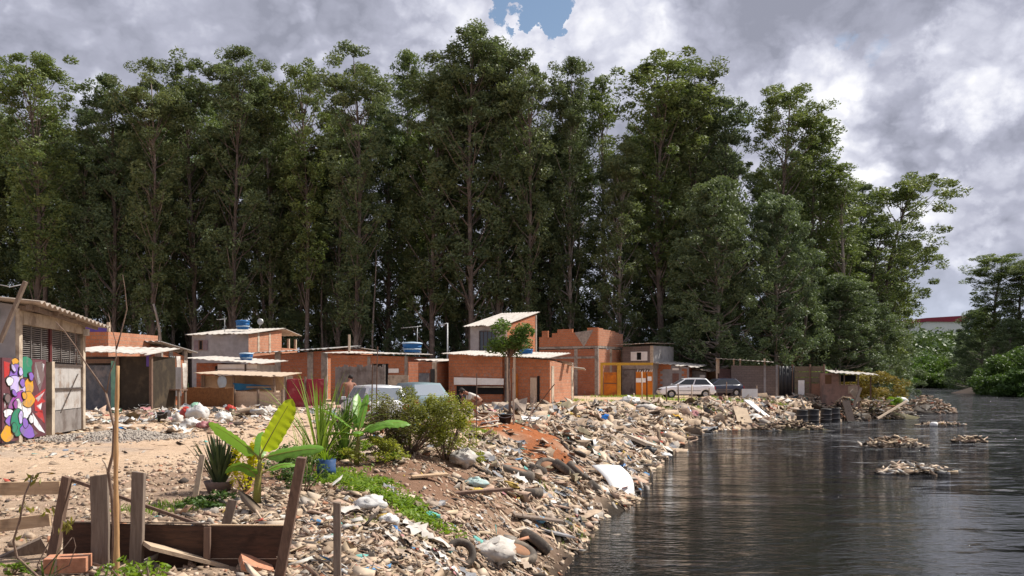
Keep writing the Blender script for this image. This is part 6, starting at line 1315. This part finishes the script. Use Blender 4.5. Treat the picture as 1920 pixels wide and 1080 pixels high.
p = hit(655, 860); bush('leafy_weed', 'low green plants below the second banana plant', p, .45, .3, .35, 1300, .06, LF_BR, 97, None, TWIG, 8, 16)
p = hit(530, 900); bush('leafy_weed', 'tangle of weeds just right of the banana stem', p, .30, .3, .5, 1300, .05, LF_DK, 98, None, TWIG, 10, 16)
p = hit(745, 868); bush('leafy_weed', 'pale green weed at the foot of the dry shrub', p, .2, .15, .2, 350, .06, GRS, 99, None, None, cl=10)
p = hit(705, 868); bush('leafy_weed', 'mixed green weeds under the wagon rear', p, .5, .3, .45, 1500, .06, LF_YG, 111, None, TWIG, 8, 16)
p = hit(880, 868); bush('leafy_weed', 'bright weeds right of the round bush', p, .25, .3, .25, 700, .05, LF_YG, 112, None, None, cl=12)
for i, (px, py, w_, h_, lb) in enumerate(((262, 1078, .16, .22, 'small leafy weed before the narrow grey post'), (310, 1086, .20, .20, 'small weed at the bottom edge below the planter board'), (60, 1065, .12, .10, 'grass weed below the tan boards'))):
    p = hit(px, py); bush('small_weed', lb, (p.x, p.y - .25, p.z), w_, w_ * .6, h_, 110, .055, LF_BR, 100 + i, None, TWIG, 6, 10, 0)
# ground cover as stuff
def mask_ground(x, y):
    f = 1.3 * gauss(x, y, -1.35, 10.2, .62, .45) + 1.0 * gauss(x, y, -2.0, 11.4, .45, .7) + .8 * gauss(x, y, -2.6, 12.2, .6, .8) + .35 * gauss(x, y, -1.0, 9.3, .3, .3)
    return np.clip(1.5 * f - .6 + 1.1 * vnoise(x / .3, y / .3, 51), 0, 1) * (f > .12)
x, y = scatter(5000, -4, 1.2, 8.5, 14, mask_ground); n = len(x); r = np.random.default_rng(8); z = Hn(x, y) + r.uniform(.01, .13, n)
d_ = unit(r, n); d_[:, 2] = np.abs(d_[:, 2]) * .6; d_ /= np.linalg.norm(d_, axis=1)[:, None]; nr = unit(r, n) * .6 + np.array([0, 0, 1.0])
V = leafquads(np.stack([x, y, z], 1), d_, nr, r.uniform(.04, .085, n), r.uniform(.02, .04, n)); setp(npmesh('ground_cover', V, quadsof(V), [LF_BR], leaf_tone=np.repeat(r.uniform(0, 1, n), 4)), 'bright green creeping plants on the near soil', 'ground cover', None, 'stuff')
def mask_grass(x, y):
    f = 0 * x
    for px, d, rx, ry in ((1155, 48, 1.2, 1.5), (1232, 50, 1.4, 1.2), (1362, 56, 1.9, 1.2), (1345, 51, 1.2, .8), (1300, 55, 3, .5), (1040, 52, 1.6, 1), (900, 21.5, .5, 1.4), (880, 20, .3, .8), (240, 7.6, .22, .3), (320, 9.2, .5, .35), (1455, 58.5, 2.2, .5), (1190, 62, 3, .5), (1450, 49.5, .8, .7), (1030, 17.6, .25, .4), (1042, 14.4, .2, .25), (675, 8.8, .16, .16), (1095, 15.6, .3, .3), (1660, 63, 1.6, 1)):
        f = f + 1.2 * gauss(x, y, (px - 960) / F * d, d, rx, ry)
    return np.clip(1.6 * f - .35 + .6 * vnoise(x / .35, y / .35, 61), 0, 1) * (f > .15)
x, y = scatter(16000, -6, 30, 6, 66, mask_grass); n = len(x); r = np.random.default_rng(9); h_ = r.uniform(.04, .15, n) * np.clip(y / 24, .6, 1.8); z = Hn(x, y)
d_ = np.stack([r.normal(0, .45, n), r.normal(0, .45, n), np.ones(n)], 1); d_ /= np.linalg.norm(d_, axis=1)[:, None]
V = leafquads(np.stack([x, y, z], 1) + d_ * (h_ * .45)[:, None], d_, unit(r, n) * np.array([1, 1, .2]), h_, h_ * .14); setp(npmesh('grass', V, quadsof(V), [GRS], leaf_tone=np.repeat(r.uniform(0, 1, n), 4)), 'patches of short bright grass along the lane and bank', 'grass', None, 'stuff')
# blades: strap leaves
def strap(m, base, dirv, L, w, bend, seg=7, fold=.0, tw_=0, mi=0):
    base = Vector(base); dirv = Vector(dirv).normalized(); side = dirv.cross(Vector((0, 0, 1))); side = side.normalized() if side.length > .05 else Vector((1, 0, 0))
    P = base.copy(); d = dirv.copy(); vs = []
    for i in range(seg + 1):
        f = i / seg; ww = w * math.sin(math.pi * min(1, f * .78 + .2)) ** .8 * (1 if f < 1 else .05); cr = d.cross(side).normalized()
        vs += [P - side * ww / 2 + cr * fold * ww, P.copy(), P + side * ww / 2 + cr * fold * ww]
        P = P + d * (L / seg); d = (d + Vector((0, 0, -1)) * bend / seg).normalized()
    m.add(vs, [(i * 3 + k, i * 3 + k + 1, i * 3 + k + 4, i * 3 + k + 3) for i in range(seg) for k in (0, 1)], mi, True)
def add_rnd(o, f=None):
    me = o.data; n = len(me.vertices); a = me.attributes.new('leaf_tone', 'FLOAT', 'POINT'); a.data.foreach_set('value', np.random.default_rng(n).uniform(0, 1, n).astype(np.float32) if f is None else np.full(n, f, np.float32)); return o
def strap_plant(name, label, loc, n, L, w, bend, spread, leaf, seed, cat='plant'):
    rr = random.Random(seed); t = thing(name, label, cat, loc)
    for g_ in range(1):
        m = MB()
        for i in range(n):
            a = rr.uniform(0, 6.28); s_ = rr.uniform(.1, 1) * spread; strap(m, (math.cos(a) * .12 * s_, math.sin(a) * .12 * s_, 0), (math.cos(a) * s_, math.sin(a) * s_, 1), L * rr.uniform(.55, 1.1), w * rr.uniform(.7, 1.2), bend * rr.uniform(.2, 1.3), fold=-.2)
        add_rnd(m.build('leaves', leaf, t))
    return t
p = hit(412, 925); pot_p = p
t = thing('stone_pot', 'brown earthen pot holding the spiky dark plant', 'pot', p); b = MB(); b.lathe([(0, 0), (.13, 0), (.17, .10), (.19, .15), (.17, .15), (.15, .12), (0, .12)], seg=20); b.build('pot_body', plain('clay_pot', (.20, .14, .12), (.13, .09, .075)), t)
strap_plant('spiky_plant', 'dark spiky plant with stiff upright blades in the earthen pot', p + Vector((0, 0, .12)), 95, .62, .040, .3, .6, LF_SNK, 5)
p = hit(612, 902); strap_plant('drum_plant', 'small yellow green plant growing from the blue drum', p + Vector((0, 0, .27)), 16, .22, .03, 1.3, .8, LF_BR, 6)
p = hit(600, 880); strap_plant('tall_grass_clump', 'tall cane like grass with long arching blades, highest at the wagon', p, 75, 1.55, .030, 1.5, .5, leafmat('cane_leaf', (.12, .22, .03), (.25, .33, .06), .35, vary=0), 7); p = hit(645, 862); strap_plant('tall_grass_clump', 'lower cane like grass clump with dark blades beside the second banana plant', p, 50, 1.15, .035, 1.1, .45, leafmat('cane_dark_leaf', (.07, .15, .03), (.14, .22, .05), .3, vary=0), 8)
p = hit(572, 900); strap_plant('tall_grass_clump', 'thin pale grass clump between the first banana plant and the canes', p, 30, .8, .02, .8, .5, GRS, 9)
p = hit(110, 1078); strap_plant('grass_weed', 'arching thin weed blades at the bottom left', (p.x, p.y - .2, p.z), 12, .32, .012, 1.4, .9, LF_DK, 10)
# banana plants
def banana_leaf(m, base, az, elev, L, w, bend, roll=0, seed=0, notch=.0):
    """broad blade with a midrib, folded, ragged edge"""
    rr = random.Random(seed); base = Vector(base); d = Vector((math.cos(az) * math.cos(elev), math.sin(az) * math.cos(elev), math.sin(elev))); hor = Vector((-math.sin(az), math.cos(az), 0)); side = Matrix.Rotation(roll, 3, d) @ hor
    seg = 22; cross = 4; vs = []; mids = []; P = base.copy()
    for i in range(seg + 1):
        f = i / seg; ww = w / 2 * (min(1, (f / .16)) ** .6) * (1 - max(0, (f - .62) / .38) ** 2.2) ** .6 + .002; nn = side.cross(d).normalized()
        for k in range(-cross, cross + 1):
            q = k / cross; jag = 1 - notch * rr.uniform(0, 1) * (abs(q) > .8); vs.append(P + side * (q * ww * jag) + nn * (.22 * ww * abs(q) ** 1.3 * 1 + .025 * w * math.sin(i * 2.1 + (q > 0)) * abs(q)))
        mids.append(P.copy()); P = P + d * (L / seg); d = (d + Vector((0, 0, -1)) * bend / seg * (.3 + 1.4 * f)).normalized(); side = (side - d * side.dot(d)).normalized()
    c_ = 2 * cross + 1; m.add(vs, [(i * c_ + k, i * c_ + k + 1, (i + 1) * c_ + k + 1, (i + 1) * c_ + k) for i in range(seg) for k in range(2 * cross)], 0, True); return mids
def banana(label, loc, stem_h, r, leaves, seed):
    t = thing('banana_plant', label, 'banana plant', loc); m = MB(); m.tube([(0, 0, -.05), (.01, 0, stem_h * .4), (.03, .0, stem_h * .8), (.04, 0, stem_h)], [r, r * .85, r * .6, r * .42], 10); m.build('stem', BSTEM, t)
    for i, (az, el, L, w, bend, roll, pet, z0, nt_) in enumerate(leaves):
        b0 = Vector((.03, 0, stem_h * z0)); pd = Vector((math.cos(az) * math.cos(el), math.sin(az) * math.cos(el), math.sin(el))); up = (pd + Vector((0, 0, .9))).normalized(); p1 = b0 + up * pet * .6; p2 = p1 + pd * pet * .4
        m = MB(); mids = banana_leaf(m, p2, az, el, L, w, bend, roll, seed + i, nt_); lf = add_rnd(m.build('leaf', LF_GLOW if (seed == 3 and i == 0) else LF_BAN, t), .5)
        m = MB(); m.tube([b0, p1, p2] + mids[1:-3:3], [r * .32, r * .24, r * .2] + [max(.003, r * .17 * (1 - k / 8)) for k in range(len(mids[1:-3:3]))], 6); m.build('midrib', BSTEM, lf)
    return t
p = hit(481, 948)
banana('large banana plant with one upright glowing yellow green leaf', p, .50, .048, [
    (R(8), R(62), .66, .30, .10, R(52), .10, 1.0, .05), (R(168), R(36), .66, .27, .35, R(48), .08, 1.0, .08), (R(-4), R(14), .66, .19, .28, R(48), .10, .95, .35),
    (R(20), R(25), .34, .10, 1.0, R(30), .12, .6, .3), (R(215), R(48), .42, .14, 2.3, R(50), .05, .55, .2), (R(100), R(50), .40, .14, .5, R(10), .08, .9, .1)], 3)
p = hit(668, 872)
banana('second banana plant with broad drooping leaves before the white wagon', p, .48, .05, [
    (R(165), R(38), .85, .26, .7, R(20), .1, 1.0, .2), (R(15), R(22), .8, .24, .8, R(35), .1, 1.0, .35), (R(-30), R(35), .7, .2, 1.2, R(20), .1, .9, .3), (R(100), R(60), .7, .2, .5, R(40), .1, 1.0, .1), (R(200), R(15), .6, .18, 1.0, R(20), .1, .9, .3), (R(60), R(70), .6, .12, .2, R(60), .1, 1.0, .1), (R(-80), R(30), .5, .18, 1.1, 0, .1, .8, .3)], 23)
# young tree on the red dirt
p = hit(955, 792); t = thing('young_tree', 'young tree with a small dense crown above the red dirt mound', 'tree', p); d0 = p.y; m = MB()
top = W(955, 650, d0) - p; m.tube([(0, 0, -.1), (.02, 0, top.z * .3), (-.01, 0, top.z * .6), (top.x, 0, top.z)], [.042, .036, .03, .024], 8); rr = random.Random(4); cl = []
for i in range(26):
    a = rr.uniform(0, 6.28); q = rr.uniform(.1, 1) ** .5; c_ = Vector((math.cos(a) * q * .58 + .03, math.sin(a) * q * .5, top.z + .05 + rr.uniform(-.25, .75) * (1 - .35 * q))); cl.append(tuple(c_))
    if i % 2 == 0: m.tube([(top.x, 0, top.z * .85), c_ * .6 + Vector((0, 0, top.z * .38)), c_], [.022, .012, .005], 5)
m.build('trunk', TWIG, t); V, tone = leafcloud(np.random.default_rng(3), np.array(cl), np.full((26, 3), .24) * np.array([1, 1, .8]), 110, .12, .05, .2); npmesh('crown', V, quadsof(V), [LF_FAR], leaf_tone=tone, parent=t)
stake('support_stake', 'pale support stake leaning against the young tree trunk', hit(963, 795), W(962, 690, p.y + .1), .05, .05, WD_P); stake('thin_stake', 'thin dark stake standing before the front brick house', hit(990, 800), W(1003, 745, 25.5), .035, .03, WD_B); stake('thin_stake', 'thin leaning branch stuck in the mound right of the young tree', hit(985, 790), W(1040, 720, 26), .03, .03, WD_B)
stake('thin_stake', 'tall thin dark pole standing at the bank edge left of the mound', hit(893, 850), W(894, 700, 18.6), .02, .02, WD_B)
for px, yb, yt, lb in ((695, 800, 680, 'dark thin pole right of the second banana plant'), (704, 800, 650, 'crooked dark pole just right of the thin pole by the wagon')):
    q = hit(px, yb + 30); stake('thin_stake', lb, q, W(px + 4, yt, q.y), .025, .02, WD_B)
# red leaved sapling bottom left
o0 = W(88, 1110, 6.3); t = thing('twiggy_sapling', 'twiggy sapling with drooping yellowish leaves at the bottom left', 'sapling', o0)
tw([(150, 1120), (75, 1085), (32, 1045), (25, 1015), (37, 975), (46, 930), (62, 890)], .012, .005, 6.3, 'trunk', TWIG, t, o0); tw([(88, 1085), (70, 1060), (100, 1000), (96, 970)], .007, .003, 6.25, 'branch', TWIG, t, o0); tw([(80, 1070), (118, 1030), (135, 1008)], .006, .003, 6.3, 'branch', TWIG, t, o0); tw([(100, 1075), (130, 1060), (142, 1025), (138, 1008)], .005, .002, 6.3, 'branch', TWIG, t, o0)
r = np.random.default_rng(12); cc_ = []; 
for px, py, k_ in ((64, 893, 9), (50, 945, 6), (92, 955, 7), (118, 985, 8), (125, 975, 5), (38, 1000, 3)):
    for j in range(k_): cc_.append(W(px + r.uniform(-14, 14), py + r.uniform(-2, 12), 6.3) - o0)
cc_ = np.array([tuple(v) for v in cc_]); n = len(cc_); d_ = unit(r, n) * .7 + np.array([0, 0, -1]); d_ /= np.linalg.norm(d_, axis=1)[:, None]; V = leafquads(cc_, d_, unit(r, n), r.uniform(.05, .085, n), r.uniform(.018, .028, n)); npmesh('leaves', V, quadsof(V), [leafmat('sapling_leaf', (.14, .12, .03), (.30, .27, .06), .35, vary=0)], leaf_tone=np.repeat(r.uniform(0, 1, n), 4), parent=t)
